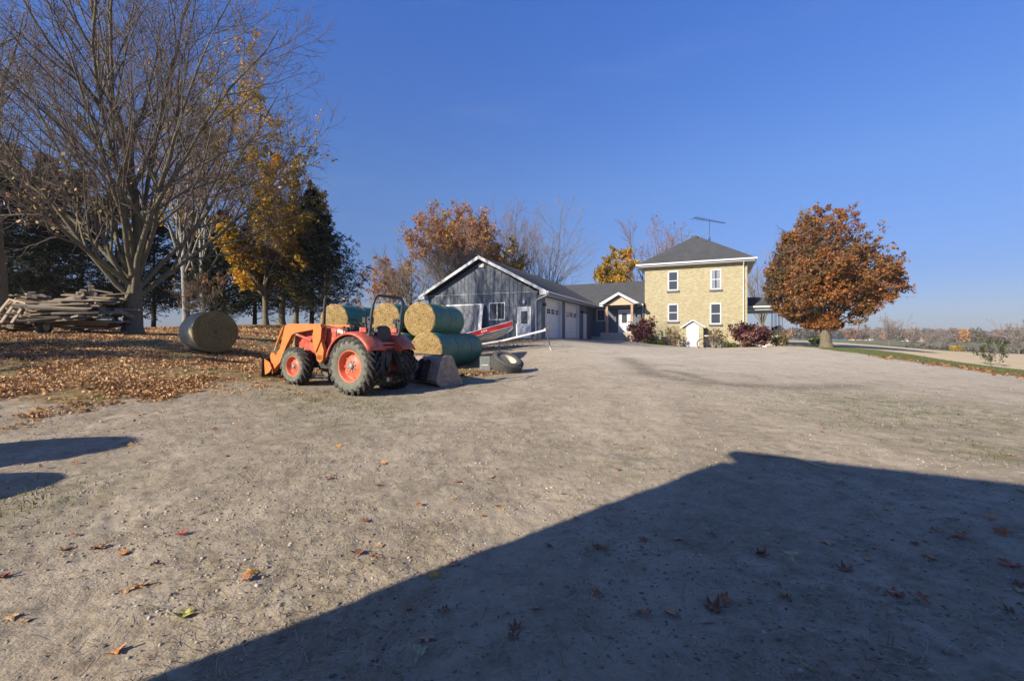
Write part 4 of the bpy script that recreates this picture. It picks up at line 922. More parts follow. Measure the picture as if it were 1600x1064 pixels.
# levers
for x, y_ in ((.78, .3), (.45, -.33), (.35, -.36), (.5, .34)):
    m = MB('black'); m.tube([(x, y_, 1.1), (x - .05, y_, 1.48), (x - .05, y_, 1.5)], .012, 5); m.tube([(x - .05, y_, 1.49), (x - .05, y_, 1.5), (x - .05, y_, 1.53), (x - .05, y_, 1.55)], [.008, .024, .026, .008], 8); m.build('lever', TR)
# hitch
m = MB('black', 'galv')
for sg in (-1, 1):
    m.use(0).bar((-.15, sg * .28, .5), (-.85, sg * .36, .42), .05, .09); m.bar((-.35, sg * .28, 1.02), (-.62, sg * .34, .48), .035, .035); m.tube([(-.1, sg * .2, .95), (-.38, sg * .28, 1.02)], .04, 8)
    m.tube([(-.85, sg * .31, .42), (-.85, sg * .41, .42)], .05, 8)
m.box((-.28, 0, .8), (.22, .34, .46)); m.box((-.45, 0, .36), (.75, .08, .05)); m.bar((-.36, 0, .98), (-.42, 0, .6), .07, .06); m.tube([(-.35, 0, .6), (-.5, 0, .6)], .05, 8); m.box((-.34, 0, 1.02), (.1, .9, .05))
m.use(0).tube([(-.3, .05, .55), (-.5, .2, .4), (-.75, .34, .42)], .012, 5); m.tube([(-.4, -.2, .95), (-.55, -.25, .7), (-.5, -.3, .5)], .014, 5)
m.build('hitch', TR)
m = MB('red'); m.box((-.36, 0, 1.20), (.05, .92, .06)); m.box((-.34, 0, 1.1), (.04, .6, .08)); m.build('rear_panel', TR, .008)
# loader
ARM = [(441.3, 508.8), (447, 505.6), (496, 506), (499.5, 511), (489, 514.2), (459, 519.8), (452.3, 523.3), (444.8, 540), (436, 566), (427, 577), (420, 571), (428.5, 555), (435, 543.7), (440, 516)]
MAST = [(488, 511.5), (497, 506.8), (500, 513), (499.2, 530), (492, 551), (488, 541), (486.2, 525)]
LOW = [(497, 529), (503, 548), (502, 562), (498, 567), (493, 563), (490, 549), (494, 540)]
for sg in (1, -1):
    lo, hi = (.40, .50) if sg > 0 else (-.50, -.40)
    m = MB('orange'); m.prism([tl(*p, .5) for p in ARM], 'y', lo, hi); a_ = m.build('loader_arm', TR, .008)
    q = MB('black'); kx, kz = tl(493, 511, .5); q.tube([(kx, lo - .03, kz), (kx, hi + .03, kz)], .04, 8); kx, kz = tl(424, 571, .5); q.tube([(kx, lo - .03, kz), (kx, hi + .03, kz)], .035, 8); q.build('pivot_pin', a_)
    m = MB('orange'); y0, y1 = (lo + .12, hi + .10) if sg > 0 else (lo - .10, hi - .12)
    m.prism([tl(*p, .5) for p in MAST], 'y', min(sg * .51, sg * .535), max(sg * .51, sg * .535)); m.prism([tl(*p, .5) for p in MAST], 'y', min(sg * .365, sg * .39), max(sg * .365, sg * .39))
    m.prism([tl(*p, .5) for p in LOW], 'y', min(sg * .40, sg * .50), max(sg * .40, sg * .50)); px_, pz_ = tl(497, 558, .5); m.box((px_, sg * .35, pz_), (.22, .3, .14)); m.build('loader_mast', TR, .006)
    m = MB('red', 'galv'); A_, B_ = tl(458, 521.5, .45), tl(484, 532, .45); A3, B3 = Vector((A_[0], sg * .45, A_[1])), Vector((B_[0], sg * .45, B_[1]))
    m.tube([B3, B3.lerp(A3, .82)], .034, 10); m.use(1).tube([B3.lerp(A3, .8), A3], .018, 8); m.build('lift_cylinder', TR)
    m = MB('orange', 'galv'); A_, B_ = tl(441, 511, .45), tl(427.5, 548, .45); A3, B3 = Vector((A_[0] + .04, sg * .45, A_[1])), Vector((B_[0] + .02, sg * .45, B_[1]))
    m.tube([A3, A3.lerp(B3, .8)], .032, 10); m.use(1).tube([A3.lerp(B3, .75), B3], .018, 8); m.build('tilt_cylinder', TR)
for sg in (-1, 1):
    m = MB('black'); m.tube([(1.35, sg * .34, .8), (1.3, sg * .33, 1.2), (1.45, sg * .36, 1.44), (1.8, sg * .38, 1.47), (2.4, sg * .38, 1.52), (2.75, sg * .38, 1.42), (2.9, sg * .38, 1.1)], .014, 6); m.build('hydraulic_hose', TR)
m = MB('orange', 'black'); zt = tl(447, 545, .5)
m.tube([(tl(432, 552, .5)[0], -.45, tl(432, 552, .5)[1]), (tl(432, 552, .5)[0], .45, tl(432, 552, .5)[1])], .05, 10)
pl = [tl(*p, .5) for p in ((415, 560), (424, 566.5), (427.3, 575), (424, 581), (417.6, 585))]
pb = [tl(*p, .5) for p in ((419, 556), (421, 550), (426, 552), (428.5, 558), (425.5, 567), (421, 565))]
for sg in (-1, 1):
    for ya in (.38, .56): m.use(0).prism(pl, 'y', sg * ya - .012, sg * ya + .012)
    m.prism(pb, 'y', sg * .45 - .03, sg * .45 + .03)
xf = pl[0][0]; zf0, zf1 = pl[4][1] - .03, pl[0][1] + .02
m.use(1).box((xf + .02, 0, (zf0 + zf1) / 2 - .02), (.035, 1.24, zf1 - zf0)); m.box((xf + .05, 0, zf0), (.08, 1.24, .06)); m.build('attachment_frame', TR)

# ---------------------------------------------------------------- loader bucket on the ground
bl, br_ = at(640, 588, 13.3), at(693, 597, 11.7)
bx = Vector((br_.x - bl.x, br_.y - bl.y, 0)); BW = 1.95; bx.normalize(); mouth = Vector((-bx.y, bx.x, 0))
if mouth.x < 0: mouth = -mouth
org = Vector((-1.60, 11.8, 0)) - mouth * .40; org -= bx * BW; gzz = h(org.x + bx.x, org.y + bx.y) 
BK = empty('loader_bucket', (org.x, org.y, gzz + .0), (0, 0, math.atan2(mouth.y, mouth.x)), 'worn brown steel loader bucket lying on the gravel beside the tractor wheel', 'bucket')
BK.scale = (1, 1, 1.16)
# local x = mouth direction, local y: width
sy = 1 if Vector((-mouth.y, mouth.x, 0)).dot(bx) > 0 else -1
prof = [(.78, .02), (.14, .02), (.04, .06), (.0, .14), (.14, .56), (.20, .63), (.29, .66), (.42, .665)]
m = MB('bucket'); inner = [(x + (.02 if i > 1 else 0), z + (.02 if i < 3 else -.0)) for i, (x, z) in enumerate(prof)]
y0, y1 = (0, BW) if sy > 0 else (-BW, 0)
n = len(prof); vs = [(x, y0, z) for x, z in prof] + [(x, y1, z) for x, z in prof]; m.add(vs, [(i, i + 1, n + i + 1, n + i) for i in range(n - 1)]); s_ = m.build('shell', BK)
s_.modifiers.new('thickness', 'SOLIDIFY').thickness = .018
for ye in (y0, y1):
    m = MB('bucket'); m.prism([(.79, .0), (.13, .0), (.03, .045), (-.015, .14), (.125, .57), (.19, .645), (.28, .68), (.43, .685), (.50, .60)], 'y', ye - .012, ye + .012); m.build('side_plate', BK)
m = MB('black'); m.box((.74, (y0 + y1) / 2, .012), (.16, BW + .04, .022)); m.box((.41, (y0 + y1) / 2, .675), (.06, BW + .02, .03)); m.build('cutting_edge', BK)
m = MB('black')
for f in (.32, .5, .74):
    yc = y0 + (y1 - y0) * f
    for dy in (-.05, .05): m.prism([(-.10, .10), (.03, .10), (.14, .54), (.08, .60), (.0, .54), (.02, .40), (-.10, .30)], 'y', yc + dy - .01, yc + dy + .01)
m.build('hook_bracket', BK)

# ---------------------------------------------------------------- concrete block and lying tyre
p = gp(759, 578); s_ = .37
B = empty('concrete_block', (p.x, p.y + .15, p.z - .02), (0, 0, R(-8)), 'small grey concrete block standing against the lying tyre', 'concrete block')
m = MB('block'); m.box((0, 0, .26), (.40, .38, .52)); m.build('block', B, .02); m = MB('plastic_lamp')
for i in range(7): m.box((-.11 + i * .035, -.1925, .2 + (i % 3) * .006), (.024, .004, .03))
m.build('paint_mark', B)
p = gp(790, 584); TYD = p.y + .45
T = empty('old_tyre', (p.x + .02, TYD, h(p.x, TYD) + .30), (R(20), R(20), 0), 'worn grey truck tyre with cream rim lying on the gravel', 'tyre')
m = MB('oldtyre'); w = .44; ro, ri = .54, .30
m.lathe([(-w * .38, ri), (-w * .47, ri + .04), (-w * .53, .42), (-w * .46, .50), (-w * .36, ro - .012), (-w * .2, ro), (w * .2, ro), (w * .36, ro - .012), (w * .46, .50), (w * .53, .42), (w * .47, ri + .04), (w * .38, ri), (w * .2, ri - .01), (-w * .2, ri - .01), (-w * .38, ri)], 64, 'z')
for k in range(60):
    a = 2 * math.pi * k / 60
    for zc_ in (-.14, -.048, .048, .14):
        a_ = a + (.03 if abs(zc_) > .05 else 0); m.box((ro * math.cos(a_), ro * math.sin(a_), zc_), (.024, .042, .07), (0, 0, a_))
m.build('tyre', T)
m = MB('creamrim'); m.lathe([(w * .40, ri + .005), (w * .42, ri - .02), (w * .30, ri - .035), (w * .02, ri - .05), (-w * .08, ri - .07), (-w * .05, .16), (-w * .02, .10), (-w * .3, .09), (-w * .3, 0)], 40, 'z'); m.lathe([(-w * .4, ri), (-w * .4, ri - .03), (-w * .08, ri - .06)], 40, 'z'); m.build('rim', T)

# ---------------------------------------------------------------- boat on trailer
BH = Vector((.975, -.22, 0)).normalized(); bow = at(800, 501.5, 24.5); tilt = R(11)
BT = empty('aluminium_boat', (bow.x, bow.y, bow.z), (0, -tilt, math.atan2(BH.y, BH.x)), 'red and bare aluminium fishing boat, bow raised on its trailer', 'boat')
# local: x forward, bow tip at 0, gunwale z 0 at bow
secs = []
for f in np.linspace(0, 1, 15):
    x = -4.3 * (1 - f); t = 1 - f
    bw_ = .78 * (1 - (1 - min(1, t * 1.45)) ** 2.0) + .01; zg = -.26 * min(1, t * 1.5) ** .8; zk = -.95 + .42 * (1 - t) ** 5 + .12 * (1 - t) ** 2
    bt = bw_ * .72; zc1 = zk + .12 + .10 * (1 - t)
    secs.append([(x, bw_, zg), (x, bw_ * .985, zg - .27), (x, bt, min(zc1, zg - .29)), (x, 0.0, zk), (x, -bt, min(zc1, zg - .29)), (x, -bw_ * .985, zg - .27), (x, -bw_, zg)])
m = MB('alu', 'boatred'); n = 7; vs = [p for s_ in secs for p in s_]
for i in range(14):
    for j in range(6):
        m.use(1 if j in (0, 5) else 0)
        if i == 0 and j == 0: m.add(vs, [])
        m.f.append([i * n + j, (i + 1) * n + j, (i + 1) * n + j + 1, i * n + j + 1]); m.m.append(m.cur); m.sm.append(False)
m.f.append(list(range(n))); m.m.append(0); m.sm.append(False)
hl = m.build('hull', BT); hl.modifiers.new('thickness', 'SOLIDIFY').thickness = .02
m = MB('white_metal'); m.tube([secs[i][0] for i in range(15)] + [secs[14 - i][6] for i in range(15)], .022, 6); m.tube([Vector(s_[1]) + Vector((0, .012, 0)) for s_ in secs], .012, 5); m.tube([Vector(s_[5]) - Vector((0, .012, 0)) for s_ in secs], .012, 5); m.build('gunwale', BT)
m = MB('white'); 
for i in range(3): m.box((-1.55 + i * .11, -.728 + .03 * i, -.30 + .012 * i), (.07, .012, .07), (0, 0, R(14)))
m.build('registration_mark', BT)
m = MB('alu'); m.box((-2.2, 0, -.42), (.35, 1.36, .04)); m.box((-3.4, 0, -.42), (.35, 1.4, .04)); m.build('bench', BT)
tj = at(853, 515.5, 24.0); g_ = h(tj.x, tj.y)
TT = empty('boat_trailer', (tj.x, tj.y, 0), (0, 0, 0), 'white boat trailer with its long tongue propped on a black jack', 'trailer')
def q_(px, py, d): v = at(px, py, d); return v - Vector((tj.x, tj.y, 0))
m = MB('white_metal'); a_, b_ = q_(853, 515.5, 24), q_(786, 532, 24.3); c_ = b_ + (b_ - a_).normalized() * 4.2; m.bar(a_, b_, .1, .1); m.bar(b_, b_ + Vector((-2.6, 1.2, -.42)), .08, .08); m.bar(b_, b_ + Vector((-2.6, .1, -.42)), .08, .08); m.build('tongue', TT)
m = MB('galv', 'black'); m.use(0).tube([a_ + Vector((-.1, 0, .03)), a_ + Vector((.1, 0, .12))], .05, 8); m.use(1).box(a_ + Vector((.03, 0, .1)), (.12, .09, .12)); m.build('coupler', TT)
m = MB('black', 'white_metal'); m.tube([a_ + Vector((.0, -.06, .08)), q_(860, 544, 23.6)], .03, 6); m.use(1).tube([q_(859, 541, 23.6), q_(862, 551, 23.3)], .022, 6); m.build('jack', TT)
m = MB('white_metal'); w0 = q_(808, 527, 24.2); m.tube([w0, q_(808, 505.5, 24.2)], .05, 8); m.build('guide_post', TT)
m = MB('black'); d_ = q_(781, 535, 24.2); m.bar(b_ + Vector((-.2, 0, -.02)), Vector((d_.x, d_.y, h(tj.x + d_.x, tj.y + d_.y) - 0)), .06, .06); m.build('stand', TT)
for dy in (-.2, 1.5):
    m = MB('tread', 'white_metal'); cc = b_ + Vector((-2.2, dy, 0)); gg = h(tj.x + cc.x, tj.y + cc.y); m.lathe([(-.08, .16), (-.1, .22), (-.09, .28), (-.05, .3), (.05, .3), (.09, .28), (.1, .22), (.08, .16)], 24, 'y'); m.use(1).lathe([(-.07, .165), (-.02, .14), (-.04, 0)], 20, 'y'); w_ = m.build('wheel', TT); w_.location = (cc.x, cc.y, gg + .29)
# thin pole leaning at the tongue
p0 = gp(864, 592)
PT = empty('thin_pole', p0, (0, 0, 0), 'thin pale rod stuck upright in the gravel before the trailer jack', 'rod'); t_ = at(863, 560, p0.y) - p0
m = MB('wood_post'); m.tube([(0, 0, -.05), (t_.x, 0, t_.z)], .008, 5); m.build('rod', PT)

# ---------------------------------------------------------------- panel leaning on the garage
def gar(x, y, z): q = Vector((1.97, 30.5, 0)) + U * x + Vv * y; q.z = z; return q
PN = empty('door_panel', gar(-5.75, -.75, 1.25), (R(-11), 0, R(-24)), 'grey framed white panel leaning against the garage gable behind the bales', 'panel')
m = MB('panelgrey'); m.box((0, 0, 1.45), (2.9, .06, 2.6)); m.build('panel', PN)
m = MB('white'); 
for x, z, w, hh in ((1.4, 1.35, .26, 2.75), (-1.4, 1.35, .26, 2.75), (0, 2.68, 2.54, .1), (0, .25, 2.54, .52)): m.box((x, -.045, z), (w, .05, hh))
m.build('frame', PN)
# ---------------------------------------------------------------- aerial
ap = at(1108.5, 345, 48); ag = h(ap.x, ap.y)
AN = empty('television_aerial', (ap.x, ap.y, ag), (0, 0, 0), 'tall television aerial rising behind the brick house roof', 'aerial')
zt = ap.z - ag; m = MB('iron'); 
for k in range(3):
    a = k * 2.09; m.tube([(math.cos(a) * .3, math.sin(a) * .3, 0), (math.cos(a) * .1, math.sin(a) * .1, zt - 1.75)], .02, 4)
for k in range(24):
    z = k * (zt - 1.9) / 24; r_ = .3 - .2 * z / zt; r2 = .3 - .2 * (z + .5) / zt
    for j in range(3):
        a, b = j * 2.09, (j + 1) * 2.09; m.tube([(math.cos(a) * r_, math.sin(a) * r_, z), (math.cos(b) * r2, math.sin(b) * r2, z + .5)], .01, 3, False)
m.tube([(0, 0, zt - 2.6), (0, 0, zt + .1)], .022, 6); m.build('mast', AN)
m = MB('iron'); ba, bb_ = Vector((-1.75, -.3, zt + .22)), Vector((1.75, .3, zt - .18)); m.tube([ba, bb_], .03, 5)
for k in range(15):
    f = k / 14; c = ba.lerp(bb_, f); L_ = (.75 - .5 * f) * (1 if k % 2 else .8); m.tube([c + Vector((.17, -1, 0)) * L_ + Vector((0, 0, .0)), c - Vector((.17, -1, 0)) * L_], .018, 4); 
for k in range(4): c = ba.lerp(bb_, .03 + k * .09); m.tube([c - Vector((0, 0, .1)), c + Vector((0, 0, .12))], .016, 4)
m.build('boom', AN)
#%%YARD
def on(px, d):
    x = (px - CX) / F * d; return Vector((x, d, h(x, d) - .05))
def toph(px, d, ytop): return CZ + (HY - ytop) * d / F - h((px - CX) / F * d, d)
# ---------------------------------------------------------------- left trees
t = bare_tree(17.5, 2.0, .36, 15, 29, lv=(14, 10, 7), seed=3, tw=.006, trop=.045, env=(8.0, 9.5, 9.0, 8.8, 1.2), angv=15, limb_len=.92, lean=(.02, 0), lrf=.40, wig=.085, leaves='litter', nleaf=420, lsize=.09, leafclump=0, leafsel=lambda Q: (Q[:, 2] < 6))
place_tree(t, 'bare_maple_tree', on(207, 19), 'large leafless maple with many rising limbs between slab wood pile and lone bale', rz=1.0)
t = bare_tree(17, 8, .30, 6, 16, lv=(8, 6, 4), seed=9, tw=.006)
place_tree(t, 'bare_maple_tree', on(2, 21), 'leafless tree with thick trunk cut by the left picture edge', rz=2.2)
GT = 'evergreens behind the leafy lawn'
sp1, sp2, sp3 = spruce(12.5, 1, .16, 3.7, .3), spruce(11.5, 2, .22, 3.4, .35), spruce(12, 3, .05, 3.6, -.15, 1.4)
def dospr(px, d, yt, t, base, src, rz, label):
    H_ = toph(px, d, yt); return place_spruce(t, on(px, d), label, rz, H_ / base, GT, src)
s1 = dospr(15, 30, 232, sp1, 12.5, None, 0, 'dark spruce at the left edge behind the thick trunk')
s2 = dospr(75, 33, 250, sp2, 11.5, None, 1, 'dark spruce rising above the left half of the slab wood pile')
dospr(-40, 28, 215, sp2, 11.5, s2, 2, 'dark spruce mostly outside the left edge')
dospr(128, 36, 272, sp1, 12.5, s1, 2, 'dark spruce above the right half of the slab wood pile')
dospr(180, 34, 300, sp2, 11.5, s2, 3.1, 'dark spruce just left of the big bare maple trunk')
dospr(240, 38, 322, sp1, 12.5, s1, 4, 'dark spruce just right of the big bare maple trunk')
dospr(293, 37, 320, sp2, 11.5, s2, 5, 'dark spruce standing straight behind the lone bale')
sp4 = spruce(12, 4, .04, 5.0, -.35, 1.3)
s3 = dospr(350, 35, 330, sp3, 12, None, 0, 'dense spruce with low boughs under the golden tree')
dospr(398, 37, 330, sp3, 12, s3, 1.2, 'dense spruce with low boughs behind the loader arm')
dospr(440, 36, 318, sp1, 12.5, s1, 1.2, 'tall dark spruce behind the tractor hood')
dospr(487, 34, 300, sp3, 12, s3, 2.4, 'spruce with its tip poking above the golden tree, near the right end of the row')
dospr(508, 31.5, 336, sp4, 12, None, 3.9, 'ragged spruce at the right end of the row against blue sky')
dospr(215, 44, 350, sp3, 12, s3, 5.2, 'farther spruce seen in gaps behind the bare maple')
dospr(330, 45, 340, sp3, 12, s3, .7, 'farther spruce seen behind the lone bale')
dospr(60, 45, 330, sp3, 12, s3, 2.9, 'farther spruce seen in gaps behind the wood pile')
gs = spruce(9, 8, .02, 3, .1); place_spruce(gs, Vector((-21.5, 6.6, h(-21.5, 6.6))), 'spruce outside the left edge shading the lawn', 0, 1.05)
dospr(-1100, 9.5, 250, sp1, 12.5, s1, 1, 'second spruce outside the left edge shading the lawn')
t = bare_tree(11.5, 2.2, .2, 9, 34, lv=(10, 7, 6), seed=21, env=(3.1, 4.9, 5.2, 6.8), angv=15, leaves='gold_leaf', nleaf=36000, lsize=.12, leafclump=.18, tw=.006)
place_tree(t, 'golden_tree', on(415, 31), 'golden leaved tree before the spruces, above the loader arm', rz=.5)
t = bare_tree(17.5, 4, .2, 7, 22, lv=(9, 6, 4), seed=22, leaves='gold_leaf', nleaf=16000, lsize=.12, leafclump=.42, barkm='birch', twig='fartwig', tw=.007)
place_tree(t, 'birch_tree', on(318, 34), 'tall pale stemmed birch with thin amber leaves behind the bare maple', rz=.5)
t = bare_tree(14, 4, .17, 6, 20, lv=(8, 6, 4), seed=23, barkm='birch', twig='redtwig', tw=.008)
place_tree(t, 'birch_tree', on(290, 29), 'pale barked leafless tree standing right behind the lone bale', rz=.5)
t = bare_tree(16, 2.5, .26, 9, 27, lv=(9, 7, 5), seed=24, env=(3.9, 6, 8, 9.5), angv=12, twig='redtwig', leaves='orange_leaf', nleaf=900, lsize=.12, leafclump=.5, tw=.007)
place_tree(t, 'bare_tree', on(440, 36), 'russet twigged leafless tree reaching over the spruces', rz=3)
t = bare_tree(13, 2.2, .2, 10, 34, lv=(10, 7, 5), seed=27, env=(2.8, 5, 5.4, 7.2), angv=15, leaves='gold_leaf', nleaf=24000, lsize=.12, leafclump=.25, tw=.006)
place_tree(t, 'golden_tree', on(462, 33), 'golden leaved tree between the russet bare tree and the ragged right spruce', rz=1.5)
t = bare_tree(3.2, .5, .05, 6, 40, lv=(6, 5, 3), seed=25, leaves='maple_leaf', nleaf=260, lsize=.10, leafclump=0, tw=.005)
place_tree(t, 'young_tree', on(318, 27), 'small russet leaved sapling under the spruces behind the lone bale', rz=0)
# ---------------------------------------------------------------- trees behind the buildings
t = bare_tree(toph(708, 53, 316), 2.0, .34, 17, 36, lv=(11, 9, 6), seed=31, env=(6.8, 5.6, 7.5, 9.2), angv=16, leaves='orange_leaf', nleaf=24000, lsize=.13, leafclump=.10, tw=.012, lrf=.4, limb_len=.95, twig='fartwig', leafsel=lambda Q: (np.hypot(Q[:, 0], Q[:, 1]) ** 2 + (Q[:, 2] - 5) ** 2 > 30))
place_tree(t, 'autumn_maple_tree', on(710, 53), 'broad half bare maple with orange outer leaves behind the garage', rz=0)
t = bare_tree(9.5, 2.2, .2, 7, 30, lv=(8, 6, 4), seed=32, leaves='gold_leaf', nleaf=9000, lsize=.16, leafclump=.15, tw=.01)
place_tree(t, 'golden_tree', on(783, 58), 'small golden tree peeping above the garage gable peak', rz=0, sc=1.05)
t = bare_tree(toph(650, 56, 392), 1.8, .22, 7, 30, lv=(8, 7, 5), seed=33, twig='fartwig', tw=.011)
place_tree(t, 'bare_tree', on(645, 56), 'small grey leafless tree left of the garage gable', rz=1)
t = bare_tree(toph(608, 60, 418), 1.6, .16, 7, 30, lv=(7, 6, 4), seed=34, leaves='orange_leaf', nleaf=5000, lsize=.17, leafclump=.2, tw=.01)
place_tree(t, 'young_maple_tree', on(608, 60), 'small orange tree above the upper bales left of the garage', rz=1)
t = bare_tree(toph(800, 62, 348), 2.5, .28, 8, 24, lv=(9, 7, 5), seed=35, twig='redtwig', tw=.011)
place_tree(t, 'bare_tree', on(806, 62), 'leafless russet tree right of the orange maple behind the garage roof', rz=1)
t = bare_tree(toph(852, 64, 352), 2.0, .24, 9, 22, lv=(8, 6, 4), seed=36, twig='fartwig', tw=.012)
place_tree(t, 'bare_tree', on(850, 64), 'fan shaped leafless tree above the right slope of the garage roof', rz=1)
t = bare_tree(toph(972, 63, 372), 2.0, .26, 9, 34, lv=(9, 7, 5), seed=37, env=(3.7, 4.2, 6, 9.6), angv=15, leaves='gold_leaf', nleaf=26000, lsize=.17, leafclump=.1, tw=.011, limb_len=.8)
place_tree(t, 'golden_tree', on(972, 63), 'yellow and orange tree behind the entry wing beside the brick house', rz=1)
t = bare_tree(toph(1035, 68, 362), 3, .3, 8, 34, lv=(9, 7, 5), seed=38, twig='redtwig', leaves='orange_leaf', nleaf=900, lsize=.13, leafclump=.5, tw=.013)
place_tree(t, 'bare_tree', on(1035, 68), 'russet leafless tree behind the left slope of the house roof', rz=1)
t = bare_tree(toph(1188, 75, 398), 3, .26, 8, 32, lv=(8, 6, 5), seed=39, twig='fartwig', tw=.010)
place_tree(t, 'bare_tree', on(1190, 75), 'faint leafless tree between brick house and round maple', rz=1)
# ---------------------------------------------------------------- round maple on the verge
t = bare_tree(toph(1288, 32, 322), 1.6, .38, 30, 50, lv=(11, 8, 5), seed=41, env=(4.05, 5.15, 3.1, 4.75, .6), angv=24, leaves='maple_leaf', nleaf=140000, lsize=.085, leafclump=.05, tw=.008, trop=.015, lrf=.28)
place_tree(t, 'round_maple_tree', on(1291, 32), 'dense round crowned maple with russet leaves right of the brick house', rz=0)
# ---------------------------------------------------------------- garden shrubs
def hwv(s, t): q = HC + U * s + Vv * t; q.z = h(q.x, q.y) - .02; return q
def atg(px, d): return on(px, d)
bush('purple_shrub', atg(1004, 38.9), 'purple leaved shrub at the corner between entry porch and brick wall', 1.9, 2.1, 'purple_leaf', 2300, .15, seed=1)
bush('purple_shrub', atg(1166, 35.6), 'wide purple leaved shrub at the right corner of the brick house', 2.0, 2.0, 'purple_leaf', 2400, .15, seed=2)
bush('purple_shrub', atg(1180, 35.4), 'lower dark purple shrub beside the side porch steps', 1.6, 1.5, 'purple_leaf', 1500, .15, seed=3)
bush('faded_shrub', atg(1056, 38.2), 'faded shrub with dry heads left of the cellar entrance', 1.0, 1.5, 'dry_leaf', 420, .12, seed=4)
bush('faded_shrub', atg(1118, 36.9), 'faded shrub with dry heads behind the bicycle', 1.4, 1.55, 'dry_leaf', 460, .12, seed=5)
bush('round_shrub', atg(1017, 38.6), 'left of two low green mounded shrubs under the lower left window', 1.0, .55, 'green_leaf', 1500, .07, ball=True, seed=6)
bush('round_shrub', atg(1033, 38.5), 'right of two low green mounded shrubs under the lower left window', .95, .5, 'green_leaf', 1400, .07, ball=True, seed=7)
bush('small_shrub', atg(1134, 36.6), 'small green tuft shrub right of the bicycle', .6, .5, 'green_leaf', 500, .08, seed=8)
bush('small_shrub', atg(1149, 36.3), 'small green tuft shrub left of the wide purple shrub', .6, .45, 'green_leaf', 450, .08, seed=9)
bush('small_shrub', atg(1213, 36.2), 'olive shrub at the foot of the iron porch post', .8, 1.0, 'green_leaf', 700, .09, seed=10)
bush('small_shrub', atg(1226, 36), 'brownish olive shrub right of the porch post', 1.4, 1.1, 'dry_leaf', 1200, .09, seed=11)
bush('small_shrub', atg(1274, 44), 'low olive bush left of the round maple trunk', 1.6, .9, 'green_leaf', 700, .12, seed=12)
bush('young_tree', atg(1553, 24), 'slender green sapling on the right verge', 1.0, 1.5, 'green_leaf', 700, .06, stems=3, cat='sapling', seed=13)
# ---------------------------------------------------------------- far shrubs, trees and woods beyond the field
def fb(name, px, d, w, hh, mat, n, s, label, seed, cat='shrub'): bush(name, on(px, d), label, w, hh * .62, mat, n * 4, s * .42, stems=12, stemmat='fartwig', seed=seed, cat=cat, group='scrub beyond the field')
t = bare_tree(7.0, 1.2, .16, 9, 30, lv=(8, 6, 4), seed=51, twig='fartwig', tw=.035)
r0_ = place_tree(t, 'bare_tree', on(1389, 128), 'spreading leafless tree beyond the field, right of the round maple')
for px, d, sc, lab in ((1428, 132, .7, 'thin leafless tree before the far white house'), (1477, 122, .62, 'small leafless tree in the far ditch left of the orange scrub'), (1452, 150, .7, 'leafless tree right of the far white house'), (1592, 105, .95, 'pale leafless tree at the right edge beyond the field'), (1366, 200, .8, 'leafless tree beyond the field left of the spreading one')):
    c = copy_tree(r0_); c.location = on(px, d); c.scale = (sc,) * 3; c.rotation_euler = (0, 0, px); c['label'] = lab; c['group'] = 'scrub beyond the field'
fl = leafmat('grey_scrub', [(0, (.10, .09, .085)), (.6, (.16, .14, .125)), (1, (.2, .19, .13))], .1); M['grey_scrub'] = fl
fb('far_shrub', 1418, 120, 5.5, 2.4, 'grey_scrub', 500, .5, 'grey green scrub clump left of the far thin trees', 14)
fb('far_shrub', 1448, 116, 6.5, 2.8, 'grey_scrub', 600, .5, 'grey scrub clump under the far white house', 15)
fb('far_shrub', 1472, 115, 5, 2.4, 'grey_scrub', 450, .5, 'grey scrub clump left of the orange scrub', 16)
fb('far_shrub', 1495, 113, 5, 2.3, 'gold_leaf', 500, .5, 'rusty orange scrub clump beyond the field', 17)
fb('far_shrub', 1516, 114, 4.5, 2.2, 'grey_scrub', 450, .5, 'grey scrub clump right of the orange scrub', 18)
fb('far_shrub', 1540, 110, 6, 2.8, 'grey_scrub', 600, .5, 'wide grey scrub clump left of the sapling', 19)
fb('far_shrub', 1575, 108, 6, 2.2, 'grey_scrub', 500, .5, 'grey scrub clump right of the sapling', 20)
fb('far_shrub', 1605, 106, 6, 2.3, 'grey_scrub', 500, .5, 'grey scrub clump at the right picture edge', 21)
def woods(name, lo, hi, d0, d1, n, hh, seed, y=None):
    global rng; rng = np.random.default_rng(seed); th = np.radians(lo + (hi - lo) * rng.random(n)); d = d0 + (d1 - d0) * rng.random(n); x = d * np.sin(th) ; y_ = d * np.cos(th); z = H(x, y_)
    k = 150; c = np.repeat(np.stack([x, y_, z], 1), k, 0); Ht = np.repeat(hh * (.7 + .5 * rng.random(n)), k); q = rand_unit(n * k) * (rng.random((n * k, 1)) ** .4)
    P = c + np.stack([q[:, 0] * Ht * .42, q[:, 1] * Ht * .42, Ht * .56 + q[:, 2] * Ht * .46], 1)
    tc = vnoise(x, y_, 26, seed) * .75 + rng.random(n) * .4 - .1
    V, f, r = leafq(P, hh * .095, rndb=np.repeat(tc, k)); return tag(np_mesh(name, V, f, 'woods', None, rnd=np.clip(np.repeat(tc, k) + rng.normal(size=n * k) * .06, 0, 1)), kind='stuff')
M['woods'] = leafmat('woods_foliage', [(0, (.05, .07, .04)), (.25, (.10, .10, .06)), (.4, (.115, .095, .075)), (.62, (.15, .10, .065)), (.75, (.36, .15, .05)), (.9, (.40, .22, .06)), (1, (.45, .2, .06))], .1)
woods('distant_woods', 14, 62, 540, 760, 900, 11.0, 61); woods('distant_trees', 27, 60, 330, 480, 150, 8.5, 62)
M['pine_far'] = leafmat('far_pines', [(0, (.02, .045, .035)), (1, (.05, .09, .06))], .1)
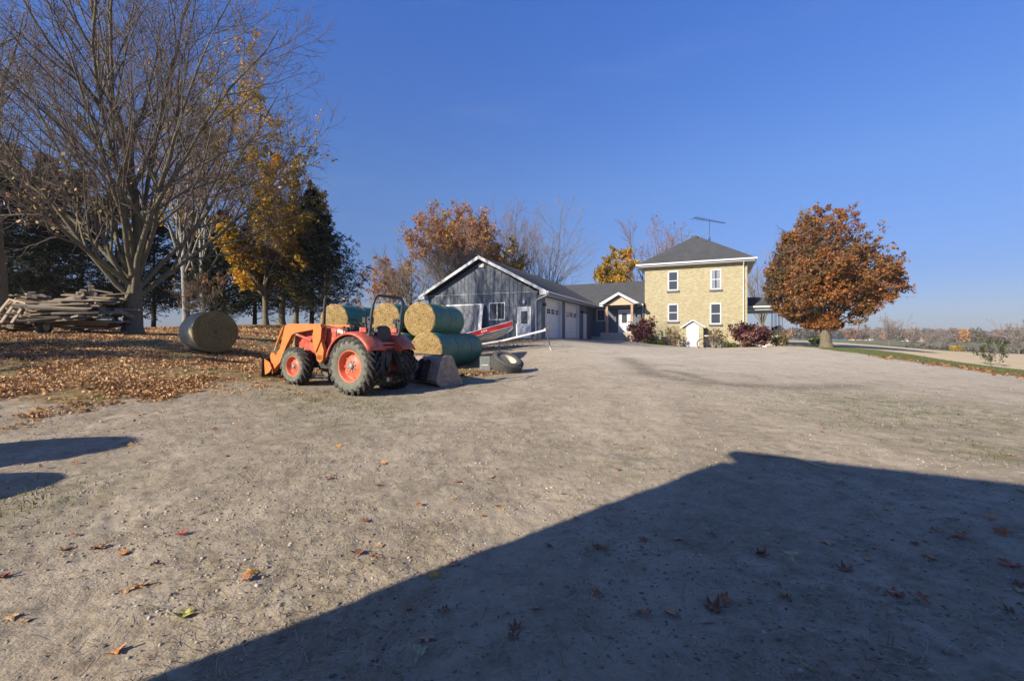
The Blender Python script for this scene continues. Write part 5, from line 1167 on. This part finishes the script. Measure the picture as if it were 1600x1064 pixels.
for i, (px, d, sc) in enumerate(((1262, 380, .75), (1275, 380, .8), (1285, 390, .7), (1296, 385, .75), (1311, 390, .7), (1325, 385, .7))):
    c = copy_tree(s3); c.location = on(px, d); c.scale = (sc * 1.7, sc * 1.7, sc * .85); c['label'] = ('first', 'second', 'third', 'fourth', 'fifth', 'sixth')[i] + ' from left of the far dark pines seen around the round maple trunk'; c['group'] = 'far pines'
def far_house(name, px, py, d, w, hh, dp, mat, roof, label, cat, rot=.3):
    p = on(px, d); r_ = empty(name, p, (0, 0, rot), label, cat); m = MB(mat, 'glass'); m.box((0, 0, hh / 2), (w, dp, hh)); m.prism([(-dp / 2, hh), (dp / 2, hh), (0, hh + dp * .3)], 'x', -w / 2, w / 2); m.use(1)
    for i in range(3): m.box((-w / 2 + w * (i + .5) / 3, -dp / 2 - .02, hh * .5), (w * .1, .05, hh * .35))
    m.build('wall', r_); m = MB(roof)
    for s_ in (-1, 1): m.prism([(0, hh + dp * .3 + .1), (s_ * (dp / 2 + .3), hh - .1), (s_ * (dp / 2 + .3), hh + .1), (0, hh + dp * .3 + .35)], 'x', -w / 2 - .3, w / 2 + .3)
    m.build('roof', r_)
M['bluemetal'] = plain('blue_metal', (.10, .16, .34), .5); M['cream'] = plain('cream_wall', (.62, .58, .45), .8)
far_house('far_barn', 1313, 529, 420, 17, 2.8, 10, 'bluemetal', 'bluemetal', 'long low blue farm shed far beyond the field', 'barn', -.35)
far_house('far_house', 1336, 529, 400, 7, 3, 6, 'cream', 'shingle', 'left cream house far beyond the field right of the blue shed', 'house')
far_house('far_house', 1347, 529, 410, 6, 2.5, 6, 'white', 'galv', 'low white outbuilding between the two far cream houses', 'shed')
far_house('far_house', 1358, 529, 400, 5, 3.4, 6, 'cream', 'shingle', 'right narrow cream house far beyond the field', 'house')
far_house('far_house', 1433, 529, 360, 7, 4, 6, 'cream', 'shingle', 'pale two window house far behind the thin bare trees', 'house')
far_house('far_house', 1418, 529, 370, 6, 2, 5, 'white', 'galv', 'low white shed left of the pale far house', 'shed')
# ---------------------------------------------------------------- slab wood piles, wagon, wooden rack
rs = random.Random(5); mb_ = MB('board'); mb_.add([(-1, -.13, -.016), (1, -.13, -.016), (1, .13, -.016), (-1, .13, -.016), (-1, -.11, .02), (1, -.12, .022), (1, .11, .02), (-1, .10, .022), ], [(0, 1, 2, 3), (4, 5, 6, 7), (0, 1, 5, 4), (1, 2, 6, 5), (2, 3, 7, 6), (3, 0, 4, 7)])
board0 = mb_.build('board', None); used = [False]
def wood_stack(px, d, ang, w, hh, L, n, label, zoff=0., ty=0., dome=.18):
    p = on(px, d); p.z += zoff; r_ = empty('slab_wood_pile', p, (0, ty, R(ang)), label, 'wood pile', 'piled slab wood')
    shell = int(n * .58) if n > 60 else 0
    for i in range(shell):
        o = board0 if not used[0] else board0.copy()
        if used[0]: COL.objects.link(o)
        used[0] = True; o.parent = r_; a_ = rs.uniform(0, 6.28); q = math.sqrt(rs.random()); ux, uy = q * math.cos(a_), q * math.sin(a_); uz = math.sqrt(max(0, 1 - q * q * .9))
        bump_ = .12 * math.sin(3.1 * ux + 1) * math.cos(2.7 * uy)
        o.location = (ux * (L * .62), uy * w * .56, hh * (.25 + .95 * uz + bump_)); nrm = Vector((ux / (L * .62) * .5, uy / (w * .56) * .5, uz / hh * 1.1)).normalized()
        o.rotation_euler = (Matrix.Rotation(rs.gauss(0, .35), 3, 'X') @ nrm.to_track_quat('Z', 'X').to_matrix() @ Matrix.Rotation(rs.gauss(0, .5), 3, 'Z')).to_euler(); o.scale = (rs.uniform(.16, .42), rs.uniform(.6, 1.1), rs.uniform(1.0, 2.6))
    n -= shell; k = 0; rows = max(2, int(hh / (.075 if not shell else .17))); per = max(1, n // rows)
    for i in range(rows):
        for j in range(per):
            o = board0 if not used[0] else board0.copy()
            if used[0]: COL.objects.link(o)
            used[0] = True; o.parent = r_; f = (j + .5) / per - .5
            o.scale = (L / 2 * rs.uniform(.75, 1.12), w / per / .26 * rs.uniform(.85, 1.25), rs.uniform(.9, 2.1))
            o.location = (rs.gauss(0, .13) * L, f * w + rs.gauss(0, .04), .05 + i * hh / rows + rs.gauss(0, .012) + dome * (i / rows) * (1 - (2 * f) ** 2) )
            o.rotation_euler = (rs.gauss(0, .05) + f * -1.0 * i / rows, rs.gauss(0, .08), rs.gauss(0, .22))
wood_stack(52, 18.6, 62, 1.9, 1.2, 1.0, 98, 'left slab wood pile with lit mossy top behind the wooden rack', ty=.02, dome=.5)
wood_stack(92, 17.0, 22, .9, .55, 1.6, 30, 'low front pile of loose slab boards above the wagon wheel', .45, -.06)
wood_stack(142, 18.3, 14, 1.8, 1.35, 2.1, 98, 'right dark slab wood pile beside the bare maple trunk', dome=.42)
wood_stack(30, 18.0, 100, .8, .5, 1.6, 24, 'small lowest pile of pale slab boards beside the wooden rack', .1, .1)
p = on(68, 16.9); WG = empty('farm_wagon', p, (0, 0, R(15)), 'old low wagon wheel and axle under the front slab boards', 'wagon')
m = MB('tread', 'sidewall', 'creamrim'); m.lathe([(-.09, .2), (-.11, .27), (-.09, .33), (-.05, .35), (.05, .35), (.09, .33), (.11, .27), (.09, .2)], 28, 'x', (0, 0, .33)); m.use(2).lathe([(-.08, .2), (-.03, .15), (-.05, 0)], 20, 'x', (0, 0, .33)); m.use(2).lathe([(.08, .2), (.03, .15), (.05, 0)], 20, 'x', (0, 0, .33)); m.build('wheel', WG)
m = MB('board'); m.box((.9, .3, .42), (1.9, .12, .12)); m.box((.9, .5, .5), (2.2, .9, .06)); m.build('bed', WG)
p = on(16, 16.2); RK = empty('wooden_rack', p, (0, 0, 0), 'pale wooden A-frame rack at the left edge before the wood pile', 'rack'); q2 = lambda px, py, d: at(px, py, d) - p
m = MB('gable_tan')
for a, b in (((14, 467.5, 16.6), (41, 474, 16.6)), ((15, 468, 16.6), (-12, 500, 15.8)), ((24, 472, 16.6), (1, 505, 15.8)), ((39, 474, 16.6), (18, 505, 15.9)), ((26, 490, 16.2), (0, 491, 15.9))): m.bar(q2(*a), q2(*b), .075, .05)
m.build('frame', RK)
# ---------------------------------------------------------------- bicycle, white pipe
p = on(1110, 34.9); BC = empty('bicycle', p, (R(-6), 0, R(-24)), 'bicycle with thin dark wheels leaning right of the cellar entrance', 'bicycle'); BC.scale = (1.12,) * 3
for x in (-.52, .52):
    m = MB('iron', 'hub'); m.tube([(x + .33 * math.cos(a), 0, .34 + .33 * math.sin(a)) for a in [k * math.pi / 14 for k in range(29)]], .03, 5, False); m.use(1)
    for k in range(12): a = k * math.pi / 6; m.tube([(x, 0, .34), (x + .32 * math.cos(a), 0, .34 + .32 * math.sin(a))], .004, 3, False)
    m.build('wheel', BC)
m = MB('navy'); 
for a, b in (((-.52, 0, .34), (-.15, 0, .32)), ((-.15, 0, .32), (-.25, 0, .85)), ((-.15, 0, .32), (.36, 0, .78)), ((-.23, 0, .78), (.34, 0, .84)), ((-.52, 0, .34), (-.23, 0, .78)), ((.33, 0, .92), (.52, 0, .34))): m.tube([a, b], .02, 6)
m.build('frame', BC)
m = MB('white'); m.box((-.26, 0, .9), (.26, .14, .05)); m.build('saddle', BC); m = MB('black'); m.tube([(.3, -.25, 1.0), (.36, -.1, 1.02), (.36, .1, 1.02), (.3, .25, 1.0)], .014, 5); m.tube([(.33, 0, .9), (.36, 0, 1.02)], .014, 5); m.build('handlebar', BC)
p = on(1185, 34.9); WP = empty('drain_pipe', p, (0, 0, R(-50)), 'short white drain pipe lying before the purple shrub', 'pipe'); m = MB('white_metal'); m.tube([(-.5, 0, .3), (.1, 0, .16), (.6, 0, .08)], .05, 8); m.build('pipe', WP)
# ---------------------------------------------------------------- unseen bales added outside the left edge to cast the foreground shadows
for (x, y, z), lab in (((-10.2, 2.15, 0), 'unseen bale added to shade the left foreground, lower of a stack'), ((-10.2, 2.15, 1.38), 'unseen bale added to shade the left foreground, on top of the stack'), ((-7.42, 2.5, 0), 'single unseen bale added to shade the left foreground')):
    c = copy_tree(b1); c.location = (x, y, h(x, y) + z - .02); c.rotation_euler = (0, 0, R(40)); c['label'] = lab
# ---------------------------------------------------------------- loose ground cover
def scatter(n, r0, r1, a0, a1, fn, power=1.0):
    r = np.exp(np.log(r0) + (np.log(r1) - np.log(r0)) * rng.random(n) ** power); a = np.radians(a0 + (a1 - a0) * rng.random(n)); P = np.stack([r * np.sin(a), r * np.cos(a)], 1)
    return P[fn(P)]
rng = np.random.default_rng(77)
def jitn(P): return (vnoise(P[:, 0], P[:, 1], 1.1, 5) - .5) * 2.4 + (vnoise(P[:, 0], P[:, 1], .35, 6) - .5) * 1.6
def inl(P):
    s_ = poly_sd(P, LAWN) + jitn(P); cl = vnoise(P[:, 0], P[:, 1], 1.7, 11) * .6 + vnoise(P[:, 0], P[:, 1], .5, 12) * .4
    return (rng.random(len(P)) < np.clip(s_ / 1.8 + .35, .0025, 1) * np.clip((cl - .36) * 3.4, .06, 1) * np.where((P[:, 0] > -4.3) & (P[:, 1] < 27), .03, 1)) & (P[:, 1] > 3)
P = scatter(330000, 6.5, 34, -52, 4, inl); z = gz(P[:, 0], P[:, 1]); Q = np.c_[P, z + .015 + .02 * rng.random(len(P))]
V, f, r = leafq(Q, (.026 + .0010 * np.hypot(P[:, 0], P[:, 1]))[:, None], flat=.62, rndb=vnoise(P[:, 0], P[:, 1], .8, 14)); tag(np_mesh('leaf_litter', V, f, 'litter', None, rnd=rng.random(len(P)) * .5 + r * .5), kind='stuff')
def inv(P):
    d = line_d(P, [tuple(q) for q in VERGE[2:6]]); return (rng.random(len(P)) < np.exp(-(d / .7) ** 2) * np.clip((P[:, 0] - 10) / 5, 0, 1) * (vnoise(P[:, 0], P[:, 1], .6, 51) > .42) * .55)
P = scatter(90000, 15, 40, 25, 56, inv); P2 = scatter(3000, 30, 42, 8, 22, lambda P: rng.random(len(P)) < np.exp(-(line_d(P, [g2(992, 533), g2(1020, 537), g2(1062, 541)]) / .5) ** 2)); P3 = scatter(9000, 22, 31, -4, 10, lambda P: rng.random(len(P)) < np.exp(-(line_d(P, [g2(795, 534), g2(840, 532)]) / .45) ** 2) + .5 * np.exp(-(line_d(P, [g2(770, 543), g2(800, 541)]) / .5) ** 2))
P4 = scatter(30000, 13, 17, -9, 2, lambda P: rng.random(len(P)) < .16 * np.exp(-(line_d(P, [g2(725, 588), g2(775, 583)]) / .35) ** 2)); P = np.vstack([P, P2, P3, P4]); Q = np.c_[P, gz(P[:, 0], P[:, 1]) + .03 + .03 * rng.random(len(P))]
V, f, r = leafq(Q, .06, flat=.85); tag(np_mesh('leaf_drift', V, f, 'litter', None, rnd=r * .42), kind='stuff')
# stones
t_ = (1 + 5 ** .5) / 2; ico = norm(np.array([(-1, t_, 0), (1, t_, 0), (-1, -t_, 0), (1, -t_, 0), (0, -1, t_), (0, 1, t_), (0, -1, -t_), (0, 1, -t_), (t_, 0, -1), (t_, 0, 1), (-t_, 0, -1), (-t_, 0, 1)], float))
icf = np.array([(0, 11, 5), (0, 5, 1), (0, 1, 7), (0, 7, 10), (0, 10, 11), (1, 5, 9), (5, 11, 4), (11, 10, 2), (10, 7, 6), (7, 1, 8), (3, 9, 4), (3, 4, 2), (3, 2, 6), (3, 6, 8), (3, 8, 9), (4, 9, 5), (2, 4, 11), (6, 2, 10), (8, 6, 7), (9, 8, 1)])
P = scatter(30000, 1.5, 22, -52, 52, lambda P: (poly_sd(P, LAWN) < .3) & (rng.random(len(P)) < .25 + .75 * (vnoise(P[:, 0], P[:, 1], .9, 21) > .52)), .85); n = len(P); dd = np.hypot(P[:, 0], P[:, 1])
s_ = np.exp(rng.normal(size=n) * .55) * (.0024 + .0007 * dd); s_ = np.minimum(s_, .0125); sc3 = s_[:, None] * np.array([1, 1, .6]) * np.exp(rng.normal(size=(n, 3)) * .25)
V = ico[None] * sc3[:, None] * (1 + rng.normal(size=(n, 12, 1)) * .15); a = rng.random(n) * 6.28; ca, sa = np.cos(a)[:, None], np.sin(a)[:, None]
V = np.stack([V[..., 0] * ca - V[..., 1] * sa, V[..., 0] * sa + V[..., 1] * ca, V[..., 2]], -1) + np.c_[P, gz(P[:, 0], P[:, 1]) + s_ * .15][:, None]
tag(np_mesh('loose_stones', V.reshape(-1, 3), (icf[None] + np.arange(n)[:, None, None] * 12).reshape(-1, 3), 'stone', None, rnd=np.repeat(rng.random(n), 20)), kind='stuff')
# straw
P = scatter(16000, 1.5, 15, -52, 52, lambda P: (rng.random(len(P)) < .25 + .75 * (vnoise(P[:, 0], P[:, 1], .7, 31) > .6)) & (poly_sd(P, LAWN) < .5)); n = len(P); a = rng.random(n) * 6.28; L = .012 + .045 * rng.random(n) ** 2; L *= 1 + np.hypot(P[:, 0], P[:, 1]) / 14
d = np.stack([np.cos(a), np.sin(a), rng.normal(size=n) * .12], 1) * L[:, None]; w = np.stack([-np.sin(a), np.cos(a), np.zeros(n)], 1) * (.0012 + .0002 * np.hypot(P[:, 0], P[:, 1]))[:, None]; up = np.array([0, 0, .002]); c = np.c_[P, gz(P[:, 0], P[:, 1]) + .007 + np.abs(d[:, 2])]
V = np.stack([c - d - w, c - w + up, c + d - w, c + d + w, c + w + up, c - d + w], 1).reshape(-1, 3); b_ = np.arange(n)[:, None] * 6
tag(np_mesh('straw_bits', V, np.concatenate([b_ + [0, 1, 4, 5], b_ + [1, 2, 3, 4]]), 'straw', None, rnd=np.tile(rng.random(n), 2)), kind='stuff')
# grass
def grassf(P):
    w = np.zeros(len(P))
    for (px, py, r_, a) in [(500, 625, 1.0, .5), (560, 640, 1.2, .3), (40, 785, .45, .5), (700, 590, .7, 1), (735, 582, .6, 1), (1545, 705, .7, .35), (1420, 640, 1.8, .25), (1330, 650, 1.2, .2), (430, 612, 1.0, .5), (830, 575, .5, .5), (120, 585, 2.2, .35), (30, 582, .7, 1), (205, 572, .6, .8), (600, 585, 1.5, .5), (840, 536, 1.5, .5), (1250, 535, 1.5, .5), (165, 580, .6, .8)]:
        q = g2(px, py); w = np.maximum(w, a * np.exp(-((P[:, 0] - q[0]) ** 2 + (P[:, 1] - q[1]) ** 2) / r_ ** 2))
    w = np.maximum(w, .12 * (poly_sd(P, LAWN) > 0) * (vnoise(P[:, 0], P[:, 1], .8, 41) > .55)); w = np.maximum(w, .5 * (poly_sd(P, VERGE) > -.2))
    return rng.random(len(P)) < w * (vnoise(P[:, 0], P[:, 1], .25, 42) * .8 + .3)
P = scatter(150000, 3, 36, -52, 52, grassf); n = len(P); a = rng.random(n) * 6.28; hgt = (.02 + .05 * rng.random(n)); c = np.c_[P, gz(P[:, 0], P[:, 1]) - .005]; wv = np.stack([np.cos(a), np.sin(a), 0 * a], 1) * (.003 + .0004 * P[:, 1])[:, None]; tip = c + np.stack([rng.normal(size=n) * .02, rng.normal(size=n) * .02, hgt], 1)
V = np.stack([c - wv, c + wv, tip + wv * .2, tip - wv * .2], 1).reshape(-1, 3); tag(np_mesh('grass_tufts', V, np.arange(n * 4).reshape(n, 4), 'grassblade', None, rnd=rng.random(n)), kind='stuff')
# ---------------------------------------------------------------- single fallen leaves and a stick
def leaf_mesh(seed, c):
    rs = np.random.default_rng(seed); pts = []; lob = [(0, 1.0), (52, .92), (104, .66), (-52, .92), (-104, .66)]
    for a in range(0, 360, 12):
        aa = a if a <= 180 else a - 360; r_ = .52
        for la, lr in lob: r_ = max(r_, lr * math.exp(-((aa - la) / 21.) ** 2) * (.9 + .2 * rs.random()))
        if abs(aa) > 165: r_ = .22
        pts.append((r_ * math.cos(R(a)), r_ * math.sin(R(a))))
    k1, k2 = rs.uniform(.3, .8), rs.uniform(-.5, .7); Z = lambda x, y: k1 * y * y + k2 * x * x * (1 if x > 0 else .3) + .06 * math.sin(5 * x + seed) + .05 * math.cos(7 * y)
    V = [(0, 0, Z(0, 0))] + [(x * .5, y * .5, Z(x * .5, y * .5)) for x, y in pts] + [(x, y, Z(x, y)) for x, y in pts]; n = len(pts); V = np.array(V); V[:, 2] -= V[:, 2].min() - .03
    f = [(0, 1 + i, 1 + (i + 1) % n, 0) for i in range(n)]; f2 = [(1 + i, 1 + n + i, 1 + n + (i + 1) % n, 1 + (i + 1) % n) for i in range(n)]
    me = bpy.data.meshes.new('maple_leaf'); me.from_pydata([tuple(v) for v in V] + [(-.2, -.015, .05), (-1.0, .1, .04), (-1.0, .13, .04), (-.2, .02, .05)], [], [q[:3] for q in f] + f2 + [(len(V), len(V) + 1, len(V) + 2, len(V) + 3)])
    me.materials.append(plain('leaf_tone_%d' % seed, c, .6, var=.3, nscale=2.5)); return me
tones = {'amber': (.66, .33, .05), 'lime': (.42, .42, .10), 'tan': (.46, .30, .16), 'rust': (.36, .14, .06), 'orange': (.55, .23, .07), 'brown': (.20, .09, .045), 'pale': (.45, .44, .26), 'red': (.33, .08, .05)}
lm = {k: [leaf_mesh(i * 3 + j, c) for j in range(2)] for i, (k, c) in enumerate(tones.items())}
def put_leaf(px, py, tone, size, label, group=None, rz=None, j=0):
    p = gp(px, py); o = bpy.data.objects.new('maple_leaf', lm[tone][j]); link(o); s_ = size * (.62 if py > 830 else .45); o.scale = (s_,) * 3; zz = float(gz(p.x, p.y)); o.location = (p.x, p.y, zz + .004); o.rotation_euler = (rs.uniform(-.2, .2), rs.uniform(-.2, .2), rs.uniform(0, 6.28) if rz is None else rz); tag(o, label, 'leaf', group)
for a in [(395, 897, 'amber', .10, 'amber yellow leaf lying in the sun on bare gravel, near the shadow edge'), (292, 961, 'lime', .11, 'yellow green curled leaf on sunlit gravel near the shadow edge'), (200, 922, 'tan', .10, 'tan leaf, left one of a touching pair on sunlit gravel'), (220, 917, 'orange', .09, 'pinkish leaf, right one of a touching pair on sunlit gravel'), (180, 1019, 'orange', .09, 'curled orange brown leaf at the lower left in the sun'), (657, 1028, 'pale', .10, 'pale yellow leaf lowest in the big shadow'), (668, 1000, 'tan', .09, 'tan leaf just above the pale yellow leaf in the big shadow'), (678, 902, 'amber', .09, 'golden leaf just inside the big shadow edge'), (594, 853, 'tan', .09, 'upper tan leaf of two beside the shadow edge'), (584, 871, 'red', .09, 'lower reddish leaf of two beside the shadow edge'), (1230, 875, 'pale', .14, 'large pale leaf in the middle of the big shadow'), (1293, 848, 'tan', .12, 'greyish tan leaf right of the large pale leaf in the shadow'), (1322, 893, 'brown', .11, 'dull mauve brown leaf below the greyish tan leaf'), (1388, 797, 'tan', .10, 'small tan leaf high in the big shadow'), (1312, 754, 'pale', .12, 'pale curled leaf near the stick in the shadow'), (1548, 808, 'orange', .13, 'wide orange tan leaf near the right edge in shadow'), (1505, 840, 'rust', .13, 'rust leaf in shadow left of the right edge'), (1562, 834, 'rust', .13, 'rust leaf beside the wide orange tan leaf in shadow'), (1580, 885, 'red', .14, 'dark red leaf at the right edge in shadow'), (1400, 932, 'red', .11, 'dark red leaf low in the big shadow'), (1008, 963, 'rust', .09, 'rust leaf in shadow at the lower middle'), (1115, 950, 'brown', .13, 'large dark brown leaf low in the big shadow'), (1220, 668, 'amber', .10, 'bright amber leaf on sunlit gravel above the shadow peak'), (806, 985, 'brown', .08, 'dull grey brown leaf lowest centre in the shadow'), (15, 967, 'tan', .08, 'tan leaf at the lower left picture edge'), (600, 725, 'orange', .13, 'orange leaf on open gravel below the tractor'), (515, 749, 'rust', .13, 'reddish curled leaf with pale pebble, below the tractor'), (768, 745, 'tan', .13, 'tan crumpled leaf on sunlit gravel right of a dark red one'), (717, 754, 'red', .12, 'dark red leaf left of a tan crumpled one on gravel'), (530, 700, 'amber', .13, 'yellow leaf with shadow below the tractor wheel')]: put_leaf(*a)
rs = random.Random(11); cnt = 0
while cnt < 150:
    px, py = rs.uniform(0, 1600), 604 + 400 * rs.random() ** 2.0; p = gp(px, py)
    if poly_sd(np.array([[p.x, p.y]]), LAWN)[0] > -.2: continue
    tone = rs.choice(['rust', 'tan', 'brown', 'orange', 'red', 'brown', 'rust', 'tan']); put_leaf(px, py, tone, rs.uniform(.055, .105), {'rust': 'small rust coloured dry leaf, one of many scattered on the gravel', 'tan': 'small tan dry leaf, one of many scattered on the gravel', 'brown': 'small dark brown dry leaf, one of many scattered on the gravel', 'orange': 'small orange dry leaf, one of many scattered on the gravel', 'red': 'small dark red dry leaf, one of many scattered on the gravel'}[tone], tone + ' leaves scattered on the gravel', j=cnt % 2); cnt += 1
p = gp(1190, 714); pts = [gp(x, y) - p for x, y in ((1186, 715), (1215, 716), (1238, 719), (1262, 726), (1290, 734), (1332, 743))]
m = MB('galv'); M['driftwood'] = plain('pale_stick', (.42, .36, .27), .9); m.mats = ('driftwood',); m.tube([q + Vector((0, 0, .03)) for q in pts], [.012, .014, .012, .011, .009, .004], 6); m.tube([pts[1] + Vector((0, 0, .03)), pts[1] + Vector((-.1, .12, .05))], .006, 5); m.tube([pts[3] + Vector((0, 0, .03)), pts[3] + Vector((.25, .05, .03))], .006, 5)
o = m.build('stick', None); o.location = p; tag(o, 'long pale stick lying inside the top of the big shadow', 'stick')
# ---------------------------------------------------------------- air
m = MB(); m.mats = ('haze',); hz = bpy.data.materials.new('haze'); hz.use_nodes = True; M['haze'] = hz; hn = hz.node_tree.nodes; hn.remove(hn['Principled BSDF'])
pv = hn.new('ShaderNodeVolumePrincipled'); pv.inputs['Density'].default_value = .00032; pv.inputs['Color'].default_value = (.86, .9, 1, 1); pv.inputs['Anisotropy'].default_value = .0; hz.node_tree.links.new(pv.outputs[0], hn['Material Output'].inputs['Volume'])
m.box((300, 380, 20), (1900, 1000, 84)); o = m.build('haze', None); tag(o, kind='stuff')
#%%END
